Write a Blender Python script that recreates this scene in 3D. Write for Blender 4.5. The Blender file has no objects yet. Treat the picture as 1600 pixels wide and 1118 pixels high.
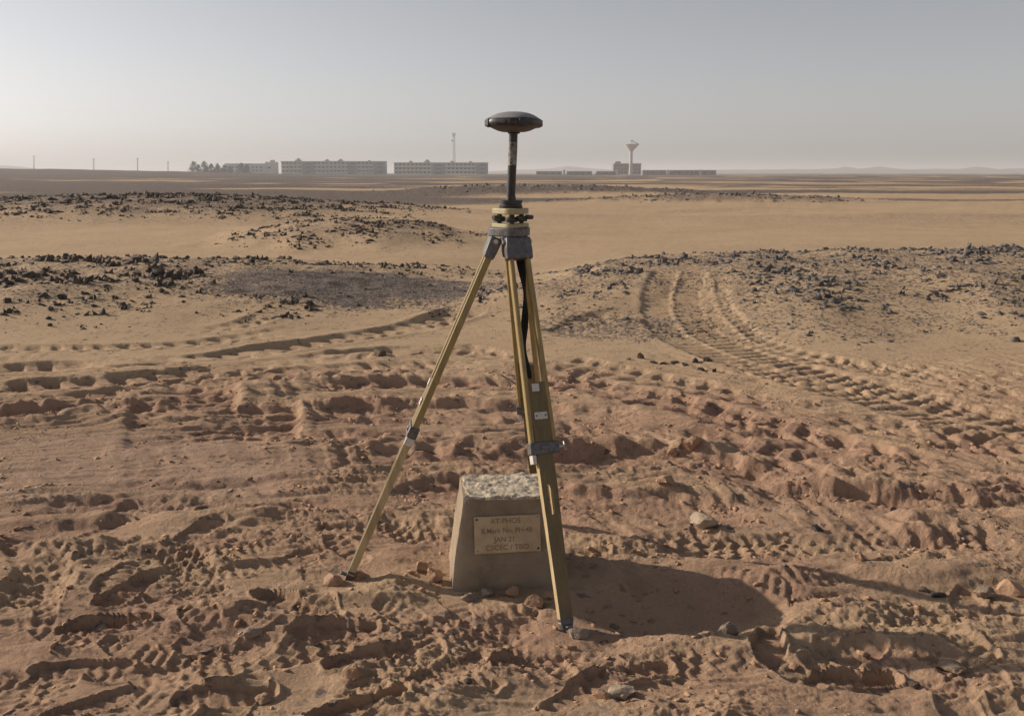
import bpy, bmesh, math, random
import numpy as np
from mathutils import Vector, Matrix

# ------------------------------------------------------------------ camera
EYE = 1.45                      # eye height above the sand
F = 1550.0                      # focal length in photo pixels (photo 1600 x 1118)
PITCH = math.atan(289.0 / F)    # horizon lies 289 px above the centre
SC = bpy.context.scene
COL = SC.collection
cam = bpy.data.cameras.new('camera')
cam.sensor_width = 36.0
cam.lens = F / 1600.0 * 36.0
cam.clip_start = 0.05
cam.clip_end = 20000.0
cam_ob = bpy.data.objects.new('camera', cam)
COL.objects.link(cam_ob)
cam_ob.location = (0, 0, EYE)
cam_ob.rotation_euler = (math.pi / 2 - PITCH, 0, 0)
SC.camera = cam_ob

# ------------------------------------------------------------------ light
SUN_AZ = math.radians(-69.5)    # from +Y, clockwise; negative = left of the view
SUN_EL = math.radians(22.0)
world = bpy.data.worlds.new('World')
SC.world = world
world.use_nodes = True
wn = world.node_tree.nodes
wl = world.node_tree.links
wn.clear()
sky = wn.new('ShaderNodeTexSky')
sky.sky_type = 'NISHITA'
sky.sun_disc = False
sky.sun_elevation = SUN_EL
sky.sun_rotation = SUN_AZ
sky.air_density = 1.0
sky.dust_density = 1.1
sky.ozone_density = 1.0
sky.altitude = 0
bw = wn.new('ShaderNodeRGBToBW')
grey = wn.new('ShaderNodeMix'); grey.data_type = 'RGBA'; grey.inputs[0].default_value = 0.76
tint = wn.new('ShaderNodeMix'); tint.data_type = 'RGBA'; tint.blend_type = 'MULTIPLY'; tint.inputs[0].default_value = 1.0
tint.inputs[7].default_value = (1.015, 1.0, 1.04, 1)
bg = wn.new('ShaderNodeBackground')
bg.inputs['Strength'].default_value = 0.109
wo = wn.new('ShaderNodeOutputWorld')
wl.new(sky.outputs[0], bw.inputs[0])
wl.new(sky.outputs[0], grey.inputs[6])
wl.new(bw.outputs[0], grey.inputs[7])
wl.new(grey.outputs[2], tint.inputs[6])
wl.new(tint.outputs[2], bg.inputs['Color'])
wl.new(bg.outputs[0], wo.inputs['Surface'])

sun = bpy.data.lights.new('sun', 'SUN')
sun.energy = 5.0
sun.angle = math.radians(0.7)
sun.color = (1.0, 0.86, 0.70)
sun_ob = bpy.data.objects.new('sun', sun)
COL.objects.link(sun_ob)
sdir = Vector((math.sin(SUN_AZ) * math.cos(SUN_EL), math.cos(SUN_AZ) * math.cos(SUN_EL), math.sin(SUN_EL)))
sun_ob.rotation_euler = (-sdir).to_track_quat('-Z', 'Y').to_euler()
sun_ob.location = (-20, 8, 12)

vs = SC.view_settings
vs.view_transform = 'Standard'
vs.look = 'None'
vs.exposure = 0.0
vs.gamma = 1.0
vs.use_curve_mapping = False
SC.cycles.volume_bounces = 1
SC.cycles.max_bounces = 6

# ------------------------------------------------------------------ photo geometry
CP, SP = math.cos(PITCH), math.sin(PITCH)

def ray(u, v):
    a = (u - 800.0) / F
    b = -(v - 559.0) / F
    return np.array([a, CP + b * SP, -SP + b * CP])

def at(u, v, Y):
    d = ray(u, v)
    return Vector(d * (Y / d[1])) + Vector((0, 0, EYE))

def P(u, v, z=0.0):
    d = ray(u, v)
    t = (z - EYE) / d[2]
    return (d[0] * t, d[1] * t)

# ------------------------------------------------------------------ noise
def _h(ix, iy, seed):
    n = (ix.astype(np.int64) * 374761393 + iy.astype(np.int64) * 668265263 + seed * 974711) & 0xffffffff
    n = ((n ^ (n >> 13)) * 1274126177) & 0xffffffff
    n = ((n ^ (n >> 16)) * 2246822519) & 0xffffffff
    return (n ^ (n >> 15)) & 0xffffffff

def hsh(ix, iy, seed):
    return _h(ix, iy, seed) / 4294967296.0

_G = np.array([[math.cos(a), math.sin(a)] for a in np.linspace(0, 2 * math.pi, 16, endpoint=False)])

def noise(x, y, seed=0):
    ix = np.floor(x); iy = np.floor(y)
    fx = x - ix; fy = y - iy
    ix = ix.astype(np.int64); iy = iy.astype(np.int64)
    ux = fx * fx * fx * (fx * (fx * 6 - 15) + 10)
    uy = fy * fy * fy * (fy * (fy * 6 - 15) + 10)
    def g(dx, dy):
        k = _h(ix + dx, iy + dy, seed) & 15
        v = _G[k]
        return v[..., 0] * (fx - dx) + v[..., 1] * (fy - dy)
    a = g(0, 0); b = g(1, 0); c = g(0, 1); d = g(1, 1)
    r = a + ux * (b - a)
    s = c + ux * (d - c)
    return (r + uy * (s - r)) * 1.5

def fbm(x, y, o, seed=0, gain=0.5):
    t = 0; a = 1.0
    for k in range(o):
        t = t + a * noise(x, y, seed + k * 17)
        x = x * 2.03 + 11.3; y = y * 2.03 - 7.1
        a *= gain
    return t

def ridged(x, y, o, seed=0):
    t = 0; a = 1.0
    for k in range(o):
        t = t + a * (1 - 2 * np.abs(noise(x, y, seed + k * 17)))
        x = x * 2.07 + 3.7; y = y * 2.07 + 9.2
        a *= 0.5
    return t

def worley(x, y, seed=0):
    ix = np.floor(x).astype(np.int64); iy = np.floor(y).astype(np.int64)
    best = np.full(x.shape, 9.0); idv = np.zeros(x.shape)
    for dx in (-1, 0, 1):
        for dy in (-1, 0, 1):
            jx = ix + dx; jy = iy + dy
            px = jx + 0.15 + 0.7 * hsh(jx, jy, seed); py = jy + 0.15 + 0.7 * hsh(jx, jy, seed + 5)
            d = (x - px) ** 2 + (y - py) ** 2
            m = d < best
            best = np.where(m, d, best)
            idv = np.where(m, hsh(jx, jy, seed + 9), idv)
    return np.sqrt(best), idv

def sst(a, b, x):
    t = np.clip((x - a) / (b - a), 0, 1)
    return t * t * (3 - 2 * t)

# ------------------------------------------------------------------ terrain
# low stony rises: centre x, y, half-length, half-depth, height, skew
RISES = {
    'left':   (-5.3, 12.5, 5.7, 3.5, 0.30),
    'middle': (-3.6, 22.8, 3.0, 3.6, 0.34),
    'back':   (-13.5, 36.5, 12.5, 7.0, 0.62),
    'right':  (3.9, 12.6, 4.6, 3.9, 0.38),
    'right2': (8.0, 12.3, 3.6, 3.7, 0.22),
    'far':    (11.0, 52.0, 9.0, 4.0, 0.35),
    'far2':   (3.0, 75.0, 12.0, 7.0, 0.5),
}

def rise_w(name, x, y):
    cx, cy, rx, ry, h = RISES[name]
    out = np.zeros_like(x)
    m = (np.abs(x - cx) < rx * 2.0) & (np.abs(y - cy) < ry * 2.0)
    if m.any():
        xm = x[m]; ym = y[m]
        wob = 1 + 0.22 * fbm(xm / (rx * 0.5), ym / (ry * 0.8), 2, len(name) % 7 + 40)
        q = np.sqrt(((xm - cx) / rx) ** 2 + ((ym - cy) / ry) ** 2) * wob
        out[m] = np.where(q < 1.25, sst(1.25, 0.15, q), 0.0)
    return out

def macro(x, y):
    r = np.hypot(x, y)
    z = np.zeros_like(x)
    for n in RISES:
        z = z + rise_w(n, x, y) * RISES[n][4]
    z = z + 0.10 * sst(9, 25, r) * noise(x / 9.0, y / 6.0, 3)
    z = z + 0.28 * sst(40, 90, r) * (noise(x / 45.0, y / 24.0, 4))
    z = z + 0.7 * sst(110, 260, r) * noise(x / 170.0, y / 80.0, 5)
    z = z + 3.6 * np.exp(-(((x + 250) / 120.0) ** 2) - ((y - 420) / 150.0) ** 2)
    z = z - 0.25 * sst(90, 200, r)
    z = z - 0.10 * np.exp(-((x - 0.1) / 1.3) ** 2 - ((y - 17) / 5.0) ** 2)
    return z

def smooth_poly(pts, n=8):
    p = [Vector(q) for q in pts]
    p = [p[0] * 2 - p[1]] + p + [p[-1] * 2 - p[-2]]
    out = []
    for i in range(1, len(p) - 2):
        for k in range(n):
            t = k / n
            a, b, c, d = p[i - 1], p[i], p[i + 1], p[i + 2]
            out.append(0.5 * ((2 * b) + (c - a) * t + (2 * a - 5 * b + 4 * c - d) * t * t + (3 * b - a - 3 * c + d) * t ** 3))
    out.append(p[-2])
    return np.array([(q.x, q.y) for q in out])

def along(x, y, pl):
    best = np.full(x.shape, 1e9); U = np.zeros(x.shape); S = np.zeros(x.shape)
    s0 = 0.0
    n = len(pl) - 1
    for i in range(n):
        a = pl[i]; b = pl[i + 1]
        d = b - a; L = math.hypot(*d)
        if L < 1e-6: continue
        t = ((x - a[0]) * d[0] + (y - a[1]) * d[1]) / (L * L)
        tc = np.clip(t, 0, 1)
        dx = x - a[0] - tc * d[0]; dy = y - a[1] - tc * d[1]
        q = dx * dx + dy * dy
        m = q < best
        best = np.where(m, q, best)
        side = (d[0] * (y - a[1]) - d[1] * (x - a[0])) / L
        U = np.where(m, np.sign(side) * np.sqrt(q), U)
        S = np.where(m, s0 + tc * L, S)
        s0 += L
    return U, S, s0

# lugged wheel tracks: photo polyline, width, depth, lug pitch, lug height, slant, red soil
TRACKS = [
    ([(-40, 640), (120, 628), (260, 610), (420, 590), (560, 578), (740, 575)], 0.40, 0.03, 0.20, 0.045, 0.4, 0.5),
    ([(-40, 545), (150, 545), (320, 535), (470, 515)], 0.30, 0.02, 0.20, 0.035, 0.3, 0.1),
    ([(860, 560), (1000, 590), (1180, 628), (1380, 672), (1640, 722)], 0.40, 0.02, 0.21, 0.045, 0.5, 0.3),
    ([(1150, 606), (1300, 600), (1460, 612), (1640, 628)], 0.35, 0.02, 0.20, 0.035, 0.4, 0.1),
    ([(1220, 560), (1380, 575), (1640, 592)], 0.30, 0.015, 0.18, 0.030, 0.4, 0.05),
    ([(900, 680), (1100, 694), (1300, 735), (1640, 764)], 0.42, 0.03, 0.20, 0.045, 0.4, 0.6),
    ([(440, 690), (650, 692), (850, 690), (960, 684)], 0.32, 0.03, 0.22, 0.040, 0.3, 0.8),
    ([(700, 545), (800, 560), (900, 590), (1010, 640)], 0.36, 0.02, 0.2, 0.035, 0.4, 0.3),
    ([(1064, 462), (1050, 490), (1072, 520), (1150, 556), (1260, 590), (1420, 634), (1640, 700)], 0.60, 0.015, 0.15, 0.060, 0.2, 0.15),
    ([(1112, 470), (1122, 500), (1180, 535), (1300, 566), (1460, 600), (1640, 632)], 0.30, 0.010, 0.15, 0.040, 0.35, 0.1),
    ([(780, 590), (880, 596), (1000, 622), (1150, 660), (1300, 704), (1480, 752), (1660, 800)], 0.46, 0.03, 0.24, 0.055, 0.55, 0.7),
    ([(-40, 582), (150, 573), (330, 560), (450, 541), (600, 519), (740, 490)], 0.42, 0.05, 0.22, 0.055, 0.4, 0.25),
    ([(-40, 612), (160, 600), (330, 583), (480, 562), (640, 548), (770, 540)], 0.40, 0.05, 0.22, 0.060, 0.4, 0.45),
    ([(420, 630), (418, 660), (416, 700)], 0.34, 0.05, 0.17, 0.065, 0.05, 0.5),
    ([(300, 600), (290, 640), (300, 700)], 0.62, 0.07, 0.15, 0.050, 0.1, 0.8),
    ([(300, 520), (380, 512), (425, 499)], 0.25, 0.03, 0.18, 0.035, 0.4, 0.1),
    ([(860, 520), (930, 507), (985, 500)], 0.36, 0.03, 0.16, 0.040, 0.5, 0.2),
    ([(480, 607), (620, 602), (760, 603), (900, 618)], 0.34, 0.055, 0.25, 0.065, 0.3, 0.9),
]
# finer tyre prints near the camera
PRINTS = [
    ([(-60, 1090), (160, 1062), (380, 1030), (600, 985)], 0.20, 0.018, 0.055, 0.016),
    ([(560, 1130), (700, 1010), (800, 930), (690, 860)], 0.26, 0.014, 0.05, 0.014),
    ([(250, 840), (300, 890), (330, 960)], 0.17, 0.02, 0.06, 0.016),
    ([(40, 830), (70, 900), (20, 980)], 0.2, 0.03, 0.08, 0.012),
    ([(500, 800), (620, 830), (720, 850), (640, 900)], 0.24, 0.015, 0.055, 0.014),
    ([(900, 1080), (1050, 1050), (1250, 1075), (1450, 1100)], 0.2, 0.015, 0.055, 0.012),
    ([(1250, 1010), (1420, 960), (1620, 930)], 0.22, 0.02, 0.07, 0.012),
    ([(980, 850), (1180, 860), (1400, 835), (1620, 850)], 0.25, 0.02, 0.07, 0.014),
]
# steep-walled ruts: polyline, width, depth, lip
RUTS = [
    ([(470, 650), (620, 642), (780, 645), (900, 655), (1010, 668)], 0.42, 0.12, 0.025),
    ([(480, 722), (600, 720), (760, 720), (900, 722), (1040, 716), (1150, 738), (1260, 752)], 0.36, 0.10, 0.03),
    ([(560, 786), (680, 778), (800, 776), (960, 790), (1100, 800), (1240, 812)], 0.30, 0.085, 0.02),
    ([(1120, 775), (1250, 778), (1400, 790), (1640, 800)], 0.28, 0.07, 0.03),
    ([(-60, 660), (60, 652), (180, 640), (230, 655)], 0.30, 0.08, 0.05),
    ([(-60, 850), (120, 835), (240, 826)], 0.22, 0.05, 0.03),
    ([(180, 880), (300, 862), (420, 838)], 0.13, 0.05, 0.02),
    ([(240, 1000), (330, 995), (460, 1000)], 0.16, 0.05, 0.02),
    ([(1130, 895), (1230, 880), (1330, 905)], 0.18, 0.06, 0.03),
    ([(1230, 1040), (1350, 1050), (1480, 1055), (1600, 1040)], 0.22, 0.07, 0.03),
    ([(1350, 860), (1450, 850), (1620, 860)], 0.2, 0.06, 0.03),
    ([(120, 770), (300, 762), (480, 765)], 0.14, 0.03, 0.015),
    ([(20, 800), (200, 795), (420, 800), (560, 790)], 0.12, 0.035, 0.015),
]
for T in (TRACKS, PRINTS, RUTS):
    for i, t in enumerate(T):
        T[i] = (smooth_poly([P(*q) + (0.0,) for q in t[0]]),) + tuple(t[1:])

rnd = random.Random(7)
# shoe prints: x, y, heading, length, depth
SHOES = []
for k in range(110):
    u = rnd.uniform(-150, 1750); v = 800 + 420 * rnd.random() ** 0.9
    x, y = P(u, v)
    SHOES.append((x, y, rnd.uniform(0, 6.28), rnd.uniform(0.25, 0.31), rnd.uniform(0.008, 0.024)))
for (u, v, a, d) in [(390, 890, 0.4, 0.02), (320, 900, 0.1, 0.02), (350, 1085, 0.2, 0.04), (215, 1050, 0.3, 0.03), (520, 990, 0.1, 0.045),
                     (450, 945, -0.5, 0.045), (840, 1030, 0.2, 0.04), (560, 1110, 0.5, 0.045), (700, 1050, 0.7, 0.035), (980, 1055, 0.3, 0.035),
                     (580, 660 + 370, 0.4, 0.04), (200, 930, 1.2, 0.04), (165, 980, 0.2, 0.05), (1330, 1060, 0.1, 0.05), (1200, 1010, 1.3, 0.04)]:
    SHOES.append(P(u, v) + (a, 0.29, d))
# rounded heaps and hollows (photo position, half sizes, height)
HEAPS = []
for k in range(260):
    u = rnd.uniform(-200, 1800); v = 560 + 640 * rnd.random() ** 0.8
    x, y = P(u, v)
    s = rnd.uniform(0.05, 0.16)
    HEAPS.append((x, y, s * rnd.uniform(1, 2.0), s, rnd.uniform(-0.4, 0.4), rnd.choice((1, 1, 1, -1)) * s * rnd.uniform(0.12, 0.30)))
for (u, v, sx, sy, h) in [(410, 612, 0.22, 0.16, 0.12), (200, 655, 0.35, 0.16, 0.10), (60, 640, 0.4, 0.15, 0.06), (560, 555, 0.3, 0.15, 0.08),
                          (1045, 950, 0.34, 0.20, -0.27), (1290, 885, 0.16, 0.1, 0.07), (1420, 900, 0.18, 0.1, 0.08), (1530, 905, 0.2, 0.1, 0.06),
                          (1210, 905, 0.14, 0.08, 0.06), (560, 930, 0.22, 0.10, 0.06), (1330, 960, 0.2, 0.1, 0.06), (330, 960, 0.12, 0.07, 0.05), (430, 985, 0.15, 0.08, 0.07),
                          (1000, 1040, 0.2, 0.09, 0.03), (1085, 705, 0.14, 0.1, 0.08), (960, 700, 0.4, 0.15, 0.05), (1010, 660, 0.5, 0.15, 0.05),
                          (1470, 1010, 0.3, 0.1, 0.05), (1180, 1030, 0.2, 0.08, 0.05), (100, 960, 0.14, 0.3, 0.06), (250, 900, 0.12, 0.2, 0.05), (770, 870, 0.3, 0.2, 0.02),
                          (200, 1085, 0.3, 0.1, -0.03), (60, 1020, 0.2, 0.1, -0.04), (860, 1090, 0.2, 0.1, -0.04), (650, 905, 0.1, 0.08, 0.03), (540, 905, 0.12, 0.08, 0.03)]:
    x, y = P(u, v)
    HEAPS.append((x, y, sx, sy, 0.0, h))

FEET = [P(888, 984), P(538, 905), (0.126, 4.0)]
MX, MY, MYAW = -0.032, 3.485, math.radians(5.5)     # concrete marker

def box_w(x, y, u0, u1, v0, v1, soft=0.2):
    """soft weight of a photo rectangle laid on the ground"""
    (xa, yn) = P((u0 + u1) / 2, v1); (_, yf) = P(u0, v0)
    k = y / ((yn + yf) / 2)
    xl = P(u0, (v0 + v1) / 2)[0] * k; xr = P(u1, (v0 + v1) / 2)[0] * k
    return sst(-soft, soft, x - xl) * sst(-soft, soft, xr - x) * sst(-soft, soft, y - yn) * sst(-soft, soft, yf - y)

def near_detail(x, y):
    """wheel ruts, prints and churned soil; returns height, red soil, smoothness"""
    r = np.hypot(x, y)
    z = np.zeros_like(x); red = np.zeros_like(x)
    churn = sst(8.6, 5.4, y + 0.5 * noise(x / 1.5, y / 1.5, 60))
    churn = churn * (1 - 0.25 * sst(0.5, 4, np.abs(x)))
    smooth = np.clip(0.85 * box_w(x, y, -100, 430, 690, 775) + 0.9 * box_w(x, y, -60, 240, 805, 842, 0.1) + 0.8 * box_w(x, y, 905, 1150, 895, 990, 0.1)
                     + 0.6 * box_w(x, y, -60, 560, 1030, 1130, 0.15) + 0.5 * box_w(x, y, 1020, 1400, 790, 845, 0.1), 0, 0.92)
    rough = churn * (1 - smooth)
    wx = x + 0.06 * noise(x / 0.35, y / 0.35, 70); wy = y + 0.06 * noise(x / 0.35, y / 0.35, 71)
    z += rough * 0.011 * fbm(wx / 1.1, wy / 0.45, 3, 72)
    z += rough * 0.0085 * ridged(wx / 0.95, wy / 0.115, 4, 75)
    # grader lines running across the view
    gl = box_w(x, y, -200, 1800, 560, 850, 0.4)
    xp = np.maximum(wx, 0); xm_ = np.minimum(wx, 0)
    wt = wy + 0.42 * xp * xp / (1 + 0.22 * xp) + 0.07 * xm_ * xm_      # passes bend round the marker
    bandm = sst(0.02, 0.30, noise(wx / 2.6, wt / 0.34, 83)) * np.clip(0.7 + 0.9 * noise(x / 0.7, y / 0.7, 84), 0, 1)
    fr_ = wx / 0.15 + 0.35 * wt / 0.15 + 0.35 * noise(x / 0.3, y / 0.3, 85)
    fr_ = fr_ - np.floor(fr_)
    z += gl * (1 - 0.8 * smooth) * bandm * (0.014 * sst(0.12, 0.3, fr_) * sst(0.9, 0.62, fr_) - 0.010)
    z += gl * (0.011 + 0.010 * (1 - smooth)) * ridged(wx / 3.0, wt / 0.12, 3, 80) * (0.6 + 0.4 * noise(x / 0.8, y / 0.8, 81))
    # wheel ruts with steep crumbling walls
    for pl, w, d, lip in RUTS:
        lo = pl.min(0) - w - 0.4; hi = pl.max(0) + w + 0.4
        m = (x > lo[0]) & (x < hi[0]) & (y > lo[1]) & (y < hi[1])
        if not m.any(): continue
        xx = x[m]; yy = y[m]
        U, S, L = along(xx, yy, pl)
        U = U + 0.05 * fbm(xx / 0.22, yy / 0.22, 3, 90) * min(1, w / 0.25)
        a = np.abs(U)
        end = sst(-0.02, 0.3, S) * sst(-0.02, 0.3, L - S) * (0.75 + 0.5 * noise(xx / 0.7, yy / 0.7, 95))
        nearr = 0.55 + 0.45 * sst(3.6, 4.6, yy)
        wall = sst(w / 2 + 0.05, w / 2 - 0.05, a)
        end = end * nearr
        z[m] += 0.75 * end * (-d * wall + lip * np.exp(-((a - w / 2 - 0.06) / 0.05) ** 2) * (1 + 0.8 * noise(xx / 0.12, yy / 0.12, 91)))
        side = np.exp(-((a - w / 2 + 0.02) / 0.07) ** 2)
        red[m] = np.maximum(red[m], end * (0.55 * wall + 0.6 * side))
    # lugged wheel tracks
    td_ = np.zeros_like(x); tb_ = np.zeros_like(x)
    for pl, w, d, pitch, lug, slant, rd in TRACKS:
        lo = pl.min(0) - w - 0.3; hi = pl.max(0) + w + 0.3
        m = (x > lo[0]) & (x < hi[0]) & (y > lo[1]) & (y < hi[1])
        if not m.any(): continue
        xx = x[m]; yy = y[m]
        U, S, L = along(xx, yy, pl)
        U = U + 0.02 * fbm(xx / 0.25, yy / 0.25, 2, 96); a = np.abs(U)
        end = sst(-0.02, 0.25, S) * sst(-0.02, 0.25, L - S) * np.clip(0.7 + 0.95 * fbm(xx / 0.8, yy / 0.8, 2, 97), 0.7 if slant in (0.2, 0.35) else 0.05, 1.15)
        ins = sst(w / 2 + 0.035, w / 2 - 0.035, a)
        ph = S / pitch + slant * a / w * 2 + np.where(U > 0, 0.5, 0.0) + 0.18 * noise(xx / 0.3, yy / 0.3, 98)
        fr = ph - np.floor(ph)
        bar = sst(0.10, 0.26, fr) * sst(0.86, 0.60, fr)
        td_[m] = np.maximum(td_[m], end * (d * ins + lug * (1 - bar) * ins * sst(0.0, 0.05, a)))
        tb_[m] = np.maximum(tb_[m], end * (0.3 * d + 0.1 * lug) * np.exp(-((a - w / 2 - 0.06) / 0.05) ** 2))
        red[m] = np.maximum(red[m], rd * end * ins)
    z += 0.60 * (tb_ * (1 - np.clip(td_ / 0.02, 0, 1)) - td_)
    for (cx, cy, sx, sy, ang, h) in HEAPS:
        R = 2.3 * max(sx, sy)
        m = (np.abs(x - cx) < R) & (np.abs(y - cy) < R)
        if not m.any(): continue
        dx = x[m] - cx; dy = y[m] - cy
        ca, sa = math.cos(ang), math.sin(ang)
        q = ((dx * ca + dy * sa) / sx) ** 2 + ((-dx * sa + dy * ca) / sy) ** 2
        q = q * (1 + 0.5 * noise(x[m] / 0.13, y[m] / 0.13, 101) + 0.45 * noise(x[m] / 0.34, y[m] / 0.3, 102))
        z[m] += 0.36 * h * np.exp(-q * (0.4 + 0.5 * q))
    near = y < 4.9
    if near.any():
        xn = x[near]; yn = y[near]; zn = z[near]; rn = red[near]
        keep = 1 - 0.75 * box_w(xn, yn, 905, 1150, 895, 985, 0.1)
        sd_ = np.zeros_like(xn); sr_ = np.zeros_like(xn); st_ = np.zeros_like(xn)
        for (cx, cy, a, Ls, d) in SHOES:
            m = (np.abs(xn - cx) < 0.26) & (np.abs(yn - cy) < 0.26)
            if not m.any(): continue
            dx = xn[m] - cx; dy = yn[m] - cy
            s = dx * math.cos(a) + dy * math.sin(a); t = -dx * math.sin(a) + dy * math.cos(a)
            hw = 0.047 + 0.010 * np.cos(s / Ls * 6.283 * 1.15 + 0.9)
            e = np.maximum(np.abs(s) / (Ls / 2), 0)
            q = np.sqrt((np.abs(t) / hw) ** 4 + e ** 6) + 0.12 * noise(xn[m] / 0.05, yn[m] / 0.05, 104)
            ins = sst(1.12, 0.78, q)
            rim = np.exp(-((q - 1.22) / 0.16) ** 2)
            tr = np.sin(s / 0.021 * 3.1416 + 1.5 * np.sin(t / 0.03)) * (1 - 0.8 * ((s > -0.04) & (s < 0.005)))
            sd_[m] = np.maximum(sd_[m], 0.7 * d * ins); sr_[m] = np.maximum(sr_[m], 0.25 * d * rim)
            st_[m] = np.where(ins > 0.5, 0.0035 * tr * ins, st_[m])
            rn[m] = np.maximum(rn[m], 0.35 * ins * (d > 0.03))
        zn += keep * (-sd_ + sr_ * (1 - np.clip(sd_ / 0.012, 0, 1)) + st_)
        pd_ = np.zeros_like(xn)
        for pl, w, d, pitch, lug in PRINTS:
            lo = pl.min(0) - w; hi = pl.max(0) + w
            m = (xn > lo[0]) & (xn < hi[0]) & (yn > lo[1]) & (yn < hi[1])
            if not m.any(): continue
            xx = xn[m]; yy = yn[m]
            U, S, L = along(xx, yy, pl)
            a = np.abs(U + 0.02 * noise(xx / 0.15, yy / 0.15, 105))
            end = sst(0, 0.2, S) * sst(0, 0.2, L - S) * np.clip(0.55 + 1.1 * noise(xx / 0.35, yy / 0.35, 106), 0, 1) * keep[m]
            ins = sst(w / 2 + 0.02, w / 2 - 0.02, a)
            ph = S / pitch + 0.9 * np.abs(((a / w * 4) % 1) - 0.5) + 0.3 * noise(xx / 0.2, yy / 0.2, 107)
            fr = ph - np.floor(ph)
            pd_[m] = np.maximum(pd_[m], end * ins * (d + lug * sst(0.55, 0.3, np.abs(fr - 0.5) * 1.4)))
        zn -= pd_ * (1 - 0.6 * np.clip(sd_ / 0.015, 0, 1))
        sm = smooth[near]
        fine = churn[near] * (1 - 0.8 * sm) * (0.30 + 0.95 * sst(-0.25, 0.45, fbm(xn / 0.55, yn / 0.32, 2, 117)))
        zn += fine * 0.0052 * ridged(xn / 0.11 + 2 * noise(xn / 0.3, yn / 0.3, 110), yn / 0.05, 3, 111)
        zn += fine * 0.0042 * fbm(xn / 0.03, yn / 0.024, 3, 114, 0.6)
        z[near] = zn; red[near] = rn
    md = 0.35 + 0.85 * sst(-0.3, 0.4, fbm(x / 0.9, y / 0.5, 2, 118))
    z += rough * md * 0.0085 * ridged(wx / 0.26, wy / 0.085, 3, 119) * sst(3.0, 4.2, y)
    # crumbs and clods
    f1, idv = worley(wx / 0.12, wy / 0.12, 120)
    cl = np.clip(1 - (f1 / (0.16 + 0.30 * idv)) ** 2, 0, 1) ** 0.6 * (idv > 0.62)
    z += cl * 0.014 * churn * (0.25 + 0.75 * red) * (1 - 0.9 * smooth) * sst(-0.2, 0.4, noise(x / 0.6, y / 0.6, 121) + red)
    f1, idv = worley(x / 0.05, y / 0.05, 125)
    cl2 = np.clip(1 - (f1 / (0.12 + 0.36 * idv)) ** 2, 0, 1) ** 0.6 * (idv > 0.45)
    z += cl2 * 0.006 * churn * (0.15 + red) * (1 - 0.8 * smooth)
    # soil is banked up and settled round the marker
    q = np.maximum(np.abs((x - MX) * math.cos(MYAW) + (y - MY) * math.sin(MYAW)), np.abs(-(x - MX) * math.sin(MYAW) + (y - MY) * math.cos(MYAW)))
    w = sst(0.42, 0.2, q)
    z = z * (1 - 0.8 * w)
    for (fx, fy_) in FEET:
        z = z * (1 - 0.85 * sst(0.22, 0.06, np.hypot(x - fx, y - fy_)))
    return z, red, churn, smooth

def ground(x, y, full=False):
    x = np.asarray(x, dtype=float); y = np.asarray(y, dtype=float)
    z = macro(x, y)
    red = np.zeros_like(x); churn = np.zeros_like(x); smooth = np.zeros_like(x)
    m = (y > 0.3) & (y < 13.0) & (np.abs(x) < 9.0)
    if m.any():
        a, b, c, d = near_detail(x[m], y[m])
        z[m] += a; red[m] = b; churn[m] = c; smooth[m] = d
    r = np.hypot(x, y)
    stony = np.zeros_like(x)
    for n in RISES:
        stony = np.maximum(stony, rise_w(n, x, y))
    m = (r > 5) & (r < 130)
    z[m] += (0.006 + 0.03 * stony[m] + 0.015 * sst(20, 60, r[m])) * fbm(x[m] / 0.8, y[m] / 0.8, 3, 130) * sst(5, 9, r[m])
    if not full:
        return z
    # stony pavement
    far = sst(26, 60, r)
    band = fbm(x / 55.0 + 0.6 * noise(x / 30, y / 30, 141), y / 17.0, 3, 140)
    side = sst(0.30, -0.35, x / np.maximum(y, 1) + 0.10)
    grav = far * sst(-0.15, 0.35, band + 0.75 * side + 0.02 + 0.40 * sst(120, 400, r))
    bk = np.maximum(rise_w('back', x, y), np.maximum(rise_w('far', x, y), rise_w('far2', x, y)))
    grav = np.maximum(grav, 0.62 * sst(0.2, 0.7, bk + 0.25 * fbm(x / 2.0, y / 2.0, 3, 149)))
    grav = np.maximum(grav, 0.30 * sst(0.25, 0.75, stony + 0.3 * fbm(x / 0.9, y / 0.9, 3, 145)))
    # dark grit spread in front of the left rise
    cx, cy = P(560, 468)
    q = ((x - cx) / 1.75) ** 2 + ((y - cy - 0.2) / 1.35) ** 2 + 0.6 * fbm(x / 0.7, y / 0.7, 3, 146)
    grit = 0.9 * sst(1.7, 0.25, q)
    cx2, cy2 = P(960, 515)
    q2 = ((x - cx2) / 0.9) ** 2 + ((y - cy2) / 0.7) ** 2 + 0.6 * fbm(x / 0.5, y / 0.5, 3, 147)
    grit = np.maximum(grit, 0.45 * sst(1.2, 0.4, q2))
    q3 = ((x - 2.9) / 1.6) ** 2 + ((y - 9.3) / 1.0) ** 2 + 0.7 * fbm(x / 0.5, y / 0.5, 3, 148)
    grit = np.maximum(grit, 0.2 * sst(1.2, 0.4, q3))
    grav = np.maximum(grav, grit)
    n1 = fbm(x / 0.9, y / 0.45, 3, 150)
    red = np.clip(0.9 * red + churn * (0.64 + 0.40 * n1), 0, 1)
    pink = np.clip(box_w(x, y, -120, 470, 680, 800, 0.3) * (0.75 + 0.4 * noise(x / 0.5, y / 0.3, 152)), 0, 1)
    return z, grav, red, pink

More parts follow.
